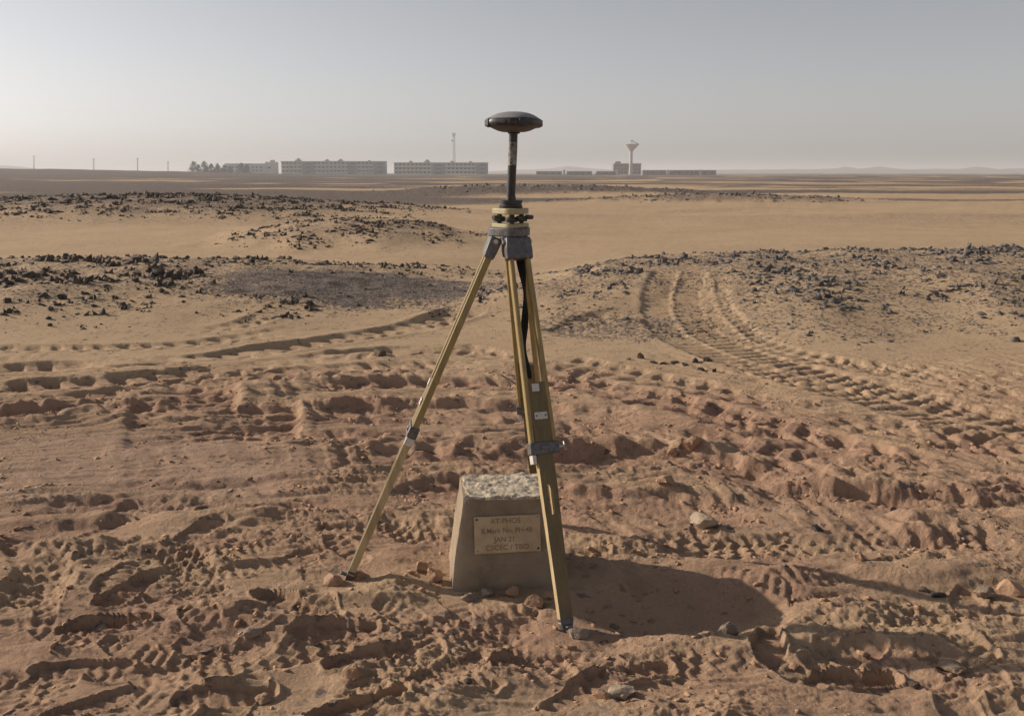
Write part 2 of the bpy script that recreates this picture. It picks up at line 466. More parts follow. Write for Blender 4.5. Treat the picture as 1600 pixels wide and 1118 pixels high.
# polar sheet, dense where the ground is close, out to the horizon
HALF = math.radians(35.0)
ND = 850
dense = np.linspace(-HALF, HALF, ND)
rest = np.linspace(HALF, 2 * math.pi - HALF, 100)[1:-1]
th = np.concatenate([dense, rest])
vv = np.concatenate([np.arange(1420.0, 720.0, -1.45), np.arange(720.0, 390.0, -0.85), np.arange(390.0, 306.0, -1.3)])
rr = np.array([P(800, v)[1] for v in vv])
rr = np.concatenate([np.geomspace(0.25, rr[0] * 0.985, 14), rr])
rr = np.concatenate([rr, np.geomspace(rr[-1] * 1.012, 9500.0, 230)])
NT, NR = len(th), len(rr)
R, T = np.meshgrid(rr, th, indexing='ij')
gx = (R * np.sin(T)).ravel(); gy = (R * np.cos(T)).ravel()
gz, ggrav, gred, gpink = ground(gx, gy, True)
i, j = np.meshgrid(np.arange(NR - 1), np.arange(NT), indexing='ij')
j2 = (j + 1) % NT
quads = np.stack([i * NT + j, (i + 1) * NT + j, (i + 1) * NT + j2, i * NT + j2], -1).reshape(-1, 4)
quads = quads[:, ::-1]
me = bpy.data.meshes.new('ground')
me.vertices.add(len(gx) + 1)
me.vertices.foreach_set('co', np.append(np.stack([gx, gy, gz], -1).ravel(), [0, 0, 0.0]))
nq = len(quads)
fan = np.stack([np.full(NT, len(gx)), np.arange(NT), (np.arange(NT) + 1) % NT], -1)[:, ::-1]
me.loops.add(nq * 4 + NT * 3)
me.loops.foreach_set('vertex_index', np.concatenate([quads.ravel(), fan.ravel()]).astype(np.int32))
me.polygons.add(nq + NT)
me.polygons.foreach_set('loop_start', np.concatenate([np.arange(nq) * 4, nq * 4 + np.arange(NT) * 3]).astype(np.int32))
me.update(calc_edges=True)
me.polygons.foreach_set('use_smooth', np.ones(nq + NT, dtype=bool))
for nm, arr in (('gravel', ggrav), ('red', gred), ('pink', gpink)):
    at_ = me.attributes.new(nm, 'FLOAT', 'POINT')
    at_.data.foreach_set('value', np.append(arr, 0).astype(np.float32))
ground_ob = bpy.data.objects.new('ground', me)
COL.objects.link(ground_ob)
ground_ob['kind'] = 'structure'

# ------------------------------------------------------------------ materials
def new_mat(name):
    m = bpy.data.materials.new(name)
    m.use_nodes = True
    nt = m.node_tree
    b = nt.nodes['Principled BSDF']
    b.inputs['Specular IOR Level'].default_value = 0.25
    return m, nt, b

def nd(nt, typ, **kw):
    n = nt.nodes.new(typ)
    for k, v in kw.items():
        if k.startswith('i_'):
            n.inputs[int(k[2:]) if k[2:].isdigit() else k[2:]].default_value = v
        else:
            setattr(n, k, v)
    return n

def mixc(nt, fac, a, b, blend='MIX'):
    n = nt.nodes.new('ShaderNodeMix')
    n.data_type = 'RGBA'
    n.blend_type = blend
    for sock, val in ((n.inputs[0], fac), (n.inputs[6], a), (n.inputs[7], b)):
        if isinstance(val, (int, float)):
            sock.default_value = val
        elif isinstance(val, tuple):
            sock.default_value = val + (1,) if len(val) == 3 else val
        else:
            nt.links.new(val, sock)
    return n.outputs[2]

def ramp(nt, src, a, b, lo=0.0, hi=1.0):
    n = nt.nodes.new('ShaderNodeMapRange')
    n.inputs[1].default_value = a; n.inputs[2].default_value = b
    n.inputs[3].default_value = lo; n.inputs[4].default_value = hi
    nt.links.new(src, n.inputs[0])
    return n.outputs[0]

def noise_n(nt, vec, scale, detail=4, rough=0.55):
    n = nd(nt, 'ShaderNodeTexNoise')
    n.inputs['Scale'].default_value = scale
    n.inputs['Detail'].default_value = detail
    n.inputs['Roughness'].default_value = rough
    nt.links.new(vec, n.inputs['Vector'])
    return n.outputs['Fac']

def math_n(nt, op, a, b):
    n = nt.nodes.new('ShaderNodeMath'); n.operation = op
    for s, v in ((n.inputs[0], a), (n.inputs[1], b)):
        if isinstance(v, (int, float)): s.default_value = v
        else: nt.links.new(v, s)
    return n.outputs[0]

def simple(name, col, rough=0.7, var=0.15, scale=12.0, metal=0.0, bump=0.0, bscale=80.0, dirt=None, dirt_amt=0.5, spec=0.25):
    m, nt, b = new_mat(name)
    tc = nd(nt, 'ShaderNodeTexCoord')
    v = tc.outputs['Object']
    n = noise_n(nt, v, scale, 5, 0.6)
    dark = tuple(c * (1 - var) for c in col); lite = tuple(min(1, c * (1 + var)) for c in col)
    c = mixc(nt, ramp(nt, n, 0.3, 0.7), dark, lite)
    if dirt:
        n2 = noise_n(nt, v, scale * 2.3, 6, 0.7)
        c = mixc(nt, math_n(nt, 'MULTIPLY', ramp(nt, n2, 0.45, 0.62), dirt_amt), c, dirt)
    nt.links.new(c, b.inputs['Base Color'])
    b.inputs['Roughness'].default_value = rough
    b.inputs['Metallic'].default_value = metal
    b.inputs['Specular IOR Level'].default_value = spec
    if bump:
        bp = nd(nt, 'ShaderNodeBump')
        bp.inputs['Strength'].default_value = bump
        bp.inputs['Distance'].default_value = 0.004
        nt.links.new(noise_n(nt, v, bscale, 4, 0.6), bp.inputs['Height'])
        nt.links.new(bp.outputs[0], b.inputs['Normal'])
    return m

SAND = (0.475, 0.325, 0.205)
def ground_mat():
    m, nt, b = new_mat('desert_ground')
    geo = nd(nt, 'ShaderNodeNewGeometry')
    pos = geo.outputs['Position']
    A = {k: nd(nt, 'ShaderNodeAttribute', attribute_name=k).outputs['Fac'] for k in ('gravel', 'red', 'pink')}
    big = noise_n(nt, pos, 0.5, 4, 0.55)
    mid = noise_n(nt, pos, 5.0, 5, 0.6)
    fin = noise_n(nt, pos, 85.0, 5, 0.78)
    c = mixc(nt, ramp(nt, big, 0.3, 0.7), (0.490, 0.352, 0.222), (0.568, 0.413, 0.264))
    c = mixc(nt, A['red'], c, (0.415, 0.262, 0.182))
    c = mixc(nt, math_n(nt, 'MULTIPLY', A['pink'], 0.75), c, (0.39, 0.265, 0.20))
    c = mixc(nt, ramp(nt, mid, 0.25, 0.75, 0, 1), mixc(nt, 0.16, c, (0.10, 0.055, 0.03)), c)
    # stony pavement: dark grit between sand
    vor = nd(nt, 'ShaderNodeTexVoronoi'); vor.inputs['Scale'].default_value = 38.0
    nt.links.new(pos, vor.inputs['Vector'])
    sep = nd(nt, 'ShaderNodeSeparateColor'); nt.links.new(vor.outputs['Color'], sep.inputs[0])
    vor2 = nd(nt, 'ShaderNodeTexVoronoi'); vor2.inputs['Scale'].default_value = 7.0
    nt.links.new(pos, vor2.inputs['Vector'])
    sep2 = nd(nt, 'ShaderNodeSeparateColor'); nt.links.new(vor2.outputs['Color'], sep2.inputs[0])
    thr = math_n(nt, 'ADD', sep.outputs[0], math_n(nt, 'MULTIPLY', math_n(nt, 'SUBTRACT', mid, 0.5), 0.8))
    cover = math_n(nt, 'SUBTRACT', math_n(nt, 'MULTIPLY', A['gravel'], 1.15), thr)
    isg = ramp(nt, cover, -0.12, 0.10)
    gcol = mixc(nt, sep.outputs[1], (0.088, 0.074, 0.070), (0.235, 0.198, 0.178))
    gcol = mixc(nt, ramp(nt, sep2.outputs[0], 0.6, 0.9), gcol, (0.07, 0.056, 0.052))
    c = mixc(nt, isg, c, gcol)
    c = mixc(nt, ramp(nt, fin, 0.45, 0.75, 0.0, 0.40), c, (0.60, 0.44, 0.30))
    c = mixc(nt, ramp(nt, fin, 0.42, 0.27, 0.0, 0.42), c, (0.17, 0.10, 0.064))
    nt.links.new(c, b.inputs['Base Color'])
    b.inputs['Roughness'].default_value = 0.95
    b.inputs['Specular IOR Level'].default_value = 0.1
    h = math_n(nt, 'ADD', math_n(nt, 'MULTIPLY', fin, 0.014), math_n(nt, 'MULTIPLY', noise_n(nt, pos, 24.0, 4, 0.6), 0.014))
    gh = math_n(nt, 'MULTIPLY', math_n(nt, 'MULTIPLY', isg, sep.outputs[1]), 0.018)
    h = math_n(nt, 'ADD', h, gh)
    bp = nd(nt, 'ShaderNodeBump'); bp.inputs['Strength'].default_value = 0.85; bp.inputs['Distance'].default_value = 1.0
    nt.links.new(h, bp.inputs['Height']); nt.links.new(bp.outputs[0], b.inputs['Normal'])
    return m
me.materials.append(ground_mat())

M = {}
M['concrete'] = simple('weathered_concrete', (0.270, 0.216, 0.155), 0.95, 0.28, 9, bump=1.0, bscale=70, dirt=(0.33, 0.24, 0.16), dirt_amt=0.6)
M['mortar'] = simple('flaky_white_mortar', (0.56, 0.485, 0.38), 0.95, 0.2, 30, bump=0.8, bscale=120, dirt=(0.30, 0.23, 0.17), dirt_amt=0.6)
M['plate'] = simple('tarnished_plate', (0.50, 0.41, 0.29), 0.40, 0.15, 10, metal=0.35, dirt=(0.38, 0.27, 0.12), dirt_amt=0.45)
M['letter'] = simple('engraved_letter', (0.25, 0.19, 0.135), 0.8, 0.2, 40)
M['black'] = simple('black_plastic', (0.018, 0.018, 0.02), 0.45, 0.3, 30, dirt=(0.10, 0.085, 0.07), dirt_amt=0.35, spec=0.5)
M['blackpole'] = simple('black_pole_paint', (0.012, 0.012, 0.013), 0.35, 0.3, 30, dirt=(0.06, 0.055, 0.05), dirt_amt=0.25, spec=0.5)
M['worn'] = simple('worn_pole_metal', (0.24, 0.235, 0.22), 0.5, 0.5, 45, metal=0.2, dirt=(0.02, 0.02, 0.02), dirt_amt=0.9)
M['dome'] = simple('grey_radome', (0.27, 0.27, 0.275), 0.5, 0.1, 20, dirt=(0.30, 0.26, 0.22), dirt_amt=0.3)
M['base_shell'] = simple('grey_metal_shell', (0.105, 0.108, 0.118), 0.55, 0.2, 25, metal=0.0, dirt=(0.12, 0.10, 0.09), dirt_amt=0.6)
M['cream'] = simple('yellowish_metal_paint', (0.39, 0.345, 0.19), 0.45, 0.12, 25, dirt=(0.25, 0.2, 0.12), dirt_amt=0.5, spec=0.4)
M['greymetal'] = simple('cast_grey_metal', (0.105, 0.108, 0.115), 0.5, 0.2, 25, metal=0.4, dirt=(0.28, 0.25, 0.22), dirt_amt=0.4, spec=0.4)
M['steel'] = simple('bright_steel', (0.5, 0.49, 0.47), 0.35, 0.2, 40, metal=0.8)
M['whiteplate'] = simple('pale_metal_label', (0.62, 0.6, 0.56), 0.6, 0.1, 60, dirt=(0.4, 0.33, 0.25), dirt_amt=0.4)
M['strap'] = simple('black_webbing', (0.012, 0.012, 0.013), 0.85, 0.3, 60)

def wood(name, col, worn):
    m, nt, b = new_mat(name)
    tc = nd(nt, 'ShaderNodeTexCoord')
    mp = nd(nt, 'ShaderNodeMapping'); mp.inputs['Scale'].default_value = (60, 60, 5)
    nt.links.new(tc.outputs['Object'], mp.inputs[0])
    n = noise_n(nt, mp.outputs[0], 1.0, 5, 0.6)
    c = mixc(nt, ramp(nt, n, 0.3, 0.7), tuple(q * 0.75 for q in col), tuple(q * 1.15 for q in col))
    n2 = noise_n(nt, mp.outputs[0], 0.45, 6, 0.7)
    c = mixc(nt, ramp(nt, n2, 0.52, 0.66, 0, 0.75), c, worn)
    nt.links.new(c, b.inputs['Base Color'])
    b.inputs['Roughness'].default_value = 0.5
    b.inputs['Specular IOR Level'].default_value = 0.35
    bp = nd(nt, 'ShaderNodeBump'); bp.inputs['Strength'].default_value = 0.25; bp.inputs['Distance'].default_value = 0.002
    nt.links.new(n, bp.inputs['Height']); nt.links.new(bp.outputs[0], b.inputs['Normal'])
    return m
M['rail'] = wood('varnished_yellow_wood', (0.33, 0.245, 0.10), (0.27, 0.215, 0.15))
M['board'] = wood('olive_varnished_wood', (0.17, 0.13, 0.06), (0.12, 0.095, 0.06))
M['edge'] = wood('bare_wood_edge', (0.50, 0.39, 0.22), (0.30, 0.22, 0.11))

def rock_mat(name, a, b_, sandy, amt):
    m, nt, b = new_mat(name)
    tc = nd(nt, 'ShaderNodeTexCoord'); oi = nd(nt, 'ShaderNodeObjectInfo'); geo = nd(nt, 'ShaderNodeNewGeometry')
    n = noise_n(nt, geo.outputs['Position'], 22.0, 5, 0.65)
    c = mixc(nt, ramp(nt, n, 0.3, 0.7), a, b_)
    c = mixc(nt, ramp(nt, oi.outputs['Random'], 0, 1, 0, 0.7), c, tuple((p + q) / 2 * 1.5 for p, q in zip(a, b_)))
    n2 = noise_n(nt, geo.outputs['Position'], 9.0, 5, 0.65)
    c = mixc(nt, ramp(nt, n2, 0.5, 0.68, 0, amt), c, sandy)
    nt.links.new(c, b.inputs['Base Color'])
    b.inputs['Roughness'].default_value = 0.85
    bp = nd(nt, 'ShaderNodeBump'); bp.inputs['Strength'].default_value = 0.8; bp.inputs['Distance'].default_value = 0.012
    nt.links.new(noise_n(nt, geo.outputs['Position'], 45.0, 4, 0.6), bp.inputs['Height']); nt.links.new(bp.outputs[0], b.inputs['Normal'])
    return m
M['rock_black'] = rock_mat('black_varnished_rock', (0.035, 0.029, 0.026), (0.10, 0.083, 0.07), (0.36, 0.25, 0.16), 0.5)
M['rock_grey'] = rock_mat('grey_rock', (0.060, 0.055, 0.052), (0.15, 0.136, 0.125), (0.40, 0.28, 0.18), 0.35)
M['grit'] = rock_mat('grey_grit', (0.16, 0.14, 0.124), (0.30, 0.268, 0.238), (0.40, 0.28, 0.18), 0.3)
M['rock_pale'] = rock_mat('pale_rock', (0.26, 0.20, 0.145), (0.40, 0.32, 0.24), (0.46, 0.32, 0.21), 0.4)
M['rock_dusty'] = rock_mat('dusty_brown_rock', (0.17, 0.13, 0.10), (0.28, 0.22, 0.17), (0.42, 0.29, 0.19), 0.5)
M['clod'] = rock_mat('dried_soil_clod', (0.24, 0.145, 0.09), (0.36, 0.23, 0.15), (0.46, 0.31, 0.20), 0.4)
M['plaster'] = simple('far_pale_plaster', (0.40, 0.37, 0.34), 0.9, 0.08, 0.2)
M['plaster_w'] = simple('far_white_plaster', (0.55, 0.53, 0.50), 0.9, 0.06, 0.2)
M['plaster_d'] = simple('far_brown_wall', (0.22, 0.19, 0.165), 0.9, 0.15, 0.2)
M['bay_panel'] = simple('far_blue_grey_panel', (0.20, 0.205, 0.23), 0.9, 0.1, 0.2)  # darker, bluish tone of the stair bays
M['glass'] = simple('far_window_glass', (0.045, 0.045, 0.05), 0.3, 0.2, 0.5, spec=0.5)
M['tower'] = simple('far_tower_concrete', (0.52, 0.48, 0.44), 0.9, 0.08, 0.2)
M['mast'] = simple('far_galvanised_steel', (0.30, 0.28, 0.28), 0.7, 0.1, 1)
M['leaf'] = simple('dusty_foliage', (0.06, 0.075, 0.04), 0.8, 0.35, 1.2)
M['bark'] = simple('bark', (0.12, 0.09, 0.065), 0.9, 0.2, 3)
M['hill'] = simple('far_hill_rock', (0.26, 0.20, 0.16), 0.95, 0.15, 0.01)

# ------------------------------------------------------------------ mesh builder
ORG = {}
def org(o):
    return ORG.get(o.name, Vector((0, 0, 0))) if o else Vector((0, 0, 0))

class MB:
    def __init__(s): s.v = []; s.f = []
    def add(s, vs_, fs):
        o = len(s.v); s.v += [tuple(p) for p in vs_]; s.f += [tuple(i + o for i in f) for f in fs]; return s
    def box(s, c, size, rot=None):
        c = Vector(c); hx, hy, hz = (q / 2 for q in size)
        vs_ = [Vector((x, y, z)) for x in (-hx, hx) for y in (-hy, hy) for z in (-hz, hz)]
        if rot is not None: vs_ = [rot @ p for p in vs_]
        return s.add([c + p for p in vs_], [(0, 1, 3, 2), (4, 6, 7, 5), (0, 4, 5, 1), (2, 3, 7, 6), (0, 2, 6, 4), (1, 5, 7, 3)])
    def cyl(s, a, b, ra, rb=None, n=16, cap=True):
        a = Vector(a); b = Vector(b); rb = ra if rb is None else rb
        d = (b - a).normalized()
        u = d.orthogonal().normalized(); w = d.cross(u)
        vs_ = []
        for c, r in ((a, ra), (b, rb)):
            vs_ += [c + (u * math.cos(2 * math.pi * k / n) + w * math.sin(2 * math.pi * k / n)) * r for k in range(n)]
        fs = [(k, (k + 1) % n, n + (k + 1) % n, n + k) for k in range(n)]
        if cap: fs += [tuple(range(n - 1, -1, -1)), tuple(range(n, 2 * n))]
        return s.add(vs_, fs)
    def lathe(s, c, prof, n=40, cap=True):
        c = Vector(c); vs_ = []
        for r, z in prof:
            vs_ += [c + Vector((r * math.cos(2 * math.pi * k / n), r * math.sin(2 * math.pi * k / n), z)) for k in range(n)]
        fs = []
        for q in range(len(prof) - 1):
            fs += [(q * n + k, q * n + (k + 1) % n, (q + 1) * n + (k + 1) % n, (q + 1) * n + k) for k in range(n)]
        if cap: fs += [tuple(range(n - 1, -1, -1)), tuple((len(prof) - 1) * n + k for k in range(n))]
        return s.add(vs_, fs)
    def prism(s, poly, z0, z1, c=(0, 0, 0), rot=None):
        c = Vector(c); n = len(poly)
        vs_ = [Vector((x, y, z)) for z in (z0, z1) for x, y in poly]
        if rot is not None: vs_ = [rot @ p for p in vs_]
        return s.add([c + p for p in vs_], [(k, (k + 1) % n, n + (k + 1) % n, n + k) for k in range(n)] + [tuple(range(n - 1, -1, -1)), tuple(range(n, 2 * n))])
    def build(s, name, mat, parent=None, smooth=False, bevel=0.0, origin=None, seg=2):
        me_ = bpy.data.meshes.new(name)
        o0 = origin if origin is not None else org(parent)
        me_.from_pydata([tuple(Vector(p) - o0) for p in s.v], [], s.f)
        bm = bmesh.new(); bm.from_mesh(me_)
        bmesh.ops.recalc_face_normals(bm, faces=bm.faces)
        bm.to_mesh(me_); bm.free()
        me_.materials.append(M[mat])
        if smooth:
            me_.polygons.foreach_set('use_smooth', np.ones(len(me_.polygons), dtype=bool))
            me_.set_sharp_from_angle(angle=math.radians(38))
        ob = bpy.data.objects.new(name, me_)
        COL.objects.link(ob)
        if parent:
            ob.parent = parent; ORG[ob.name] = o0
        elif origin is not None:
            ob.location = origin
        if bevel:
            md = ob.modifiers.new('bevel', 'BEVEL'); md.width = bevel; md.segments = seg; md.limit_method = 'ANGLE'; md.angle_limit = math.radians(40)
        return ob

def thing(name, loc, label, cat, group=None):
    o = bpy.data.objects.new(name, None)
    o.empty_display_size = 0.1
    COL.objects.link(o); o.location = loc; ORG[o.name] = Vector(loc)
    return tag(o, label, cat, group)

def tag(o, label=None, cat=None, group=None, kind=None):
    if label: o['label'] = label
    if cat: o['category'] = cat
    if group: o['group'] = group
    if kind: o['kind'] = kind
    return o

def gz1(x, y):
    return float(ground(np.array([x]), np.array([y]))[0])

def gzn(pts):
    a = np.array(pts)
    return ground(a[:, 0], a[:, 1])

# ------------------------------------------------------------------ far hills and town
def hill_strip(us, heights, Y, depth, seed):
    """a long low hill: ridge line following heights, sloping to the ground both sides"""
    n = len(us) * 4
    uu = np.linspace(us[0], us[-1], n); hh = np.interp(uu, us, heights)
    hh = hh + 1.5 * fbm(uu / 40.0, uu * 0, 3, seed)
    hh[0] = hh[-1] = -4
    m = MB(); vs_ = []
    for k in range(n):
        x = (uu[k] - 800) / F * Y
        for q, w in ((-1, 0), (-0.6, .35), (-0.25, .8), (0, 1), (0.3, .75), (0.7, .3), (1, 0)):
            vs_.append((x, Y + q * depth, -4 + (hh[k] + 4) * w))
    fs = [(k * 7 + a, (k + 1) * 7 + a, (k + 1) * 7 + a + 1, k * 7 + a + 1) for k in range(n - 1) for a in range(6)]
    m.add(vs_, fs)
    return m

HY = 2600.0
pxm = HY / F
hs = hill_strip([-200, -60, 0, 20, 50, 80, 140, 220], [0, 10, 18, 20, 17, 8, 2, 0], HY, 260, 31)
tag(hs.build('hill', 'hill', None, True), kind='structure')
hs = hill_strip([1060, 1120, 1200, 1260, 1296, 1312, 1330, 1345, 1362, 1385, 1420, 1455, 1490, 1515, 1540, 1600, 1680, 1800],
                [0, 9, 10, 11, 12, 18, 12, 13, 18, 12, 10, 12, 11, 18, 11, 13, 15, 0], HY, 260, 33)
tag(hs.build('hill', 'hill', None, True), kind='structure')
hs = hill_strip([700, 760, 800, 850, 884, 920, 960, 1000, 1060], [0, 6, 9, 12, 20, 14, 9, 6, 0], HY + 250, 260, 35)
tag(hs.build('hill', 'hill', None, True), kind='structure')

def win_mesh(w, h):
    mb = MB().box((0, 0, 0), (w, 0.24, h))
    me_ = bpy.data.meshes.new('window')
    me_.from_pydata(mb.v, [], mb.f); me_.materials.append(M['glass'])
    return me_
WM = {}
def window(parent, p, w, h):
    k = (round(w, 2), round(h, 2))
    if k not in WM: WM[k] = win_mesh(w, h)
    o = bpy.data.objects.new('window', WM[k]); COL.objects.link(o)
    o.parent = parent; o.location = Vector(p) - org(parent)
    return o

TY = 800.0
S_ = TY / F * 1.0          # metres per photo pixel in the town
def tx(u, Y=TY): return (u - 800) / F * (CP * Y)
def tz(v, Y=TY): return at(800, v, Y).z

def apartment(u0, u1, v0, v1, label, bays, huts):
    x0, x1 = tx(u0), tx(u1); zt, zb = tz(v0), tz(v1) - 1.0
    t = thing('apartment_block', ((x0 + x1) / 2, TY, zb), label, 'building', 'long apartment blocks in the far town')
    MB().box(((x0 + x1) / 2, TY + 6, (zt + zb) / 2), (x1 - x0, 12, zt - zb)).build('wall', 'plaster', t)
    H = (zt - zb - 1.0) / 3.0
    MB().box(((x0 + x1) / 2, TY + 5.9, zt + 0.3), (x1 - x0 + 0.6, 12.8, 0.6)).build('parapet', 'plaster_w', t)
    for (a, b) in bays:
        xa, xb = tx(a), tx(b)
        MB().box(((xa + xb) / 2, TY - 0.4, (zt + zb) / 2 - 0.1), (xb - xa, 1.0, zt - zb - 0.4)).build('stair_bay', 'bay_panel', t)
    def inbay(x): return any(tx(a) - 0.9 < x < tx(b) + 0.9 for a, b in bays)
    edges = sorted([x0] + [tx(q) for p in bays for q in p] + [x1])
    for k in range(3):
        z = zb + 1.0 + H * k
        for a, b in zip(edges[0::2], edges[1::2]):
            if b - a > 3:
                MB().box(((a + b) / 2, TY - 0.55, z + 0.75), (b - a - 1.2, 1.1, 1.25)).build('balcony', 'plaster_w', t)
        n = int((x1 - x0) / 3.1)
        for q in range(n):
            x = x0 + (q + 0.5) * (x1 - x0) / n
            if inbay(x): continue
            window(t, (x, TY, z + H - 1.05), 1.7, 1.35)
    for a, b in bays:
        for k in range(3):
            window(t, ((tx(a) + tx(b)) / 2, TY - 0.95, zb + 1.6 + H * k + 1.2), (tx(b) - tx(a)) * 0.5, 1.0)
    for (u, v) in huts:
        x = tx(u); h = tz(v) - zt
        hut = MB().box((x, TY + 5, zt + 0.6 + (h - 1.6) / 2), (4.2, 5, h - 1.6)).build('roof_hut', 'plaster', t)
        MB().lathe((x, TY + 5, zt + h - 1.0), [(1.3, 0.002), (1.35, 0.6), (1.0, 1.0), (0.3, 1.2)], 12).build('water_tank', 'plaster_d', hut)

apartment(440, 602, 253.0, 271.5, 'long grey three-storey apartment block left of the lattice mast', [(474, 491), (545, 558), (585, 602)], [(465, 247.5), (510, 249), (531, 248.5), (576, 250.5)])
apartment(616, 762, 255.0, 273.5, 'long grey apartment block right beside the tripod, mast behind it', [(677, 694), (745, 762)], [(641, 251.5), (667, 249.5), (706, 251.5), (735, 252)])

# white low building and its taller end
x0, x1 = tx(352, TY + 30), tx(430, TY + 30)
t = thing('white_building', ((x0 + x1) / 2, TY + 30, tz(272, TY + 30)), 'low whitish flat-roofed building beyond the trees at left', 'building')
MB().box(((x0 + tx(415, TY + 30)) / 2, TY + 36, (tz(256.5, TY + 30) + tz(272, TY + 30)) / 2), (tx(415, TY + 30) - x0, 12, tz(256.5, TY + 30) - tz(272, TY + 30))).build('wall', 'plaster_w', t)
MB().box(((tx(415.1, TY + 30) + x1) / 2, TY + 36, (tz(253, TY + 30) + tz(272, TY + 30)) / 2), (x1 - tx(415.1, TY + 30), 12.5, tz(253, TY + 30) - tz(272, TY + 30))).build('end_tower', 'plaster_w', t)
MB().box((tx(424, TY + 30), TY + 36, tz(253, TY + 30) + 0.8), (3, 4, 1.6)).build('roof_hut', 'plaster', t)
MB().box(((x0 + tx(414, TY + 30)) / 2, TY + 36, tz(256.5, TY + 30) + 0.25), (tx(414, TY + 30) - x0 + 0.4, 12.6, 0.5)).build('parapet', 'plaster', t)
for k in range(9):
    window(t, (x0 + 3 + k * 3.3, TY + 30, tz(261.5, TY + 30)), 1.4, 1.2)
    window(t, (x0 + 3 + k * 3.3, TY + 30, tz(266.5, TY + 30)), 1.4, 1.2)
window(t, (tx(421, TY + 30), TY + 29.75, tz(262, TY + 30)), 2.4, 1.2)

# building behind the water tower
def block_building(u0, u1, v0, v1, Y, label, rows, cols):
    x0, x1 = tx(u0, Y), tx(u1, Y)
    zt, zb = at(800, v0, Y).z, at(800, v1, Y).z - 1
    t = thing('concrete_building', ((x0 + x1) / 2, Y, zb), label, 'building')
    MB().box(((x0 + x1) / 2, Y + 5, (zt + zb) / 2), (x1 - x0, 10, zt - zb)).build('wall', 'plaster_d', t)
    MB().box(((x0 + x1) / 2, Y + 5, zt + 0.2), (x1 - x0 + 0.6, 10.6, 0.4)).build('parapet', 'plaster', t)
    MB().box((x0 + 4, Y + 5, zt + 1.2), (4.5, 4, 1.6)).build('roof_hut', 'plaster_d', t)
    for r in range(rows):
        for c in range(cols):
            window(t, (x0 + (c + 0.5) * (x1 - x0) / cols, Y, zb + 1 + (r + 0.55) * (zt - zb - 1) / rows), 1.3, 1.4)
block_building(958.5, 1001.5, 256, 273, 850, 'square brown building with rows of windows behind the water tower', 3, 8)

# water tower
wx_ = tx(985.5, TY - 25)
t = thing('water_tower', (wx_, TY - 25, tz(275, TY - 25)), 'pale funnel-topped concrete water tower standing over the low sheds', 'water tower')
WY = TY - 25
zB, zN, zT = tz(276, TY - 25), tz(237, TY - 25), tz(225.5, TY - 25)
MB().lathe((wx_, WY, 0), [(1.75, zB), (1.35, zB + 8), (1.2, zN)], 20).build('shaft', 'tower', t, True)
MB().lathe((wx_, WY, 0), [(1.2, zN - 0.002), (1.6, zN + 0.8), (5.8, zT - 0.4), (5.9, zT)], 24).build('bowl', 'tower', t, True)
MB().lathe((wx_, WY, 0), [(5.9, zT + 0.004), (3.0, zT + 0.5), (0.8, zT + 1.0)], 24).build('roof_cone', 'tower', t, True)
MB().cyl((wx_ + 0.3, WY, zT + 0.9), (wx_ + 0.3, WY, zT + 3.2), 0.3, 0.3, 8).box((wx_ + 0.5, WY, zT + 2.6), (1.8, 0.6, 0.6)).build('antenna', 'mast', t)
a = Vector((wx_ + 0.9, WY - 2, zT + 2.2)); b = Vector((wx_ + 5.1, WY - 2, zT + 0.2))
MB().cyl(a, b, 0.28, 0.28, 6).build('stair_rail', 'mast', t)

# low sheds
sheds = [(838, 878, 'low brown shed, leftmost of the row near the antenna pole'), (886, 925, 'long low shed second from the antenna pole'),
         (932, 963, 'low brown shed just left of the water tower'), (1004, 1011, 'tiny low hut just right of the water tower'),
         (1013, 1041, 'long low shed right of the water tower'), (1047, 1052, 'narrow low hut between two long sheds'),
         (1054, 1080, 'long dark shed with a gap on its left'), (1082, 1093, 'short dark shed beside the last shed'),
         (1095, 1119, 'last dark low shed at the right end of the town')]
for (u0, u1, lab) in sheds:
    zt = tz(268.0 if u0 < 1000 else 266.2, TY - 60); zb = tz(275.5, TY - 60)
    x0, x1 = tx(u0, TY - 60), tx(u1, TY - 60)
    t = thing('low_shed', ((x0 + x1) / 2, TY - 60, zb), lab, 'shed', 'low sheds along the edge of the far town')
    MB().box(((x0 + x1) / 2, TY - 55, (zt + zb) / 2), (x1 - x0, 10, zt - zb)).build('wall', 'plaster_d', t)
    MB().box(((x0 + x1) / 2, TY - 55, zt + 0.12), (x1 - x0 + 0.5, 10.6, 0.24)).build('roof', 'plaster', t)
    n = max(1, int((x1 - x0) / 4.5))
    for k in range(n):
        window(t, (x0 + (k + 0.5) * (x1 - x0) / n, TY - 60, (zt + zb) / 2 + 0.5), 1.4, 1.0)
for k, u in enumerate((881.5, 964, 1043.5, 1094)):
    x = tx(u, TY - 60)
    tag(MB().box((x, TY - 60, tz(270.5, TY - 60)), (1.6, 1.6, 4.5)).box((x, TY - 60, tz(270.5, TY - 60) + 2.35), (1.9, 1.9, 0.2)).build('gate_pillar', 'plaster_w', None, origin=Vector((x, TY - 60, tz(275, TY - 60)))),
        ['pale pillar between the first and second low sheds', 'pale pillar close to the foot of the water tower', 'pale pillar in the gap between long sheds', 'pale pillar before the last dark shed'][k], 'pillar', 'pale pillars between the sheds')

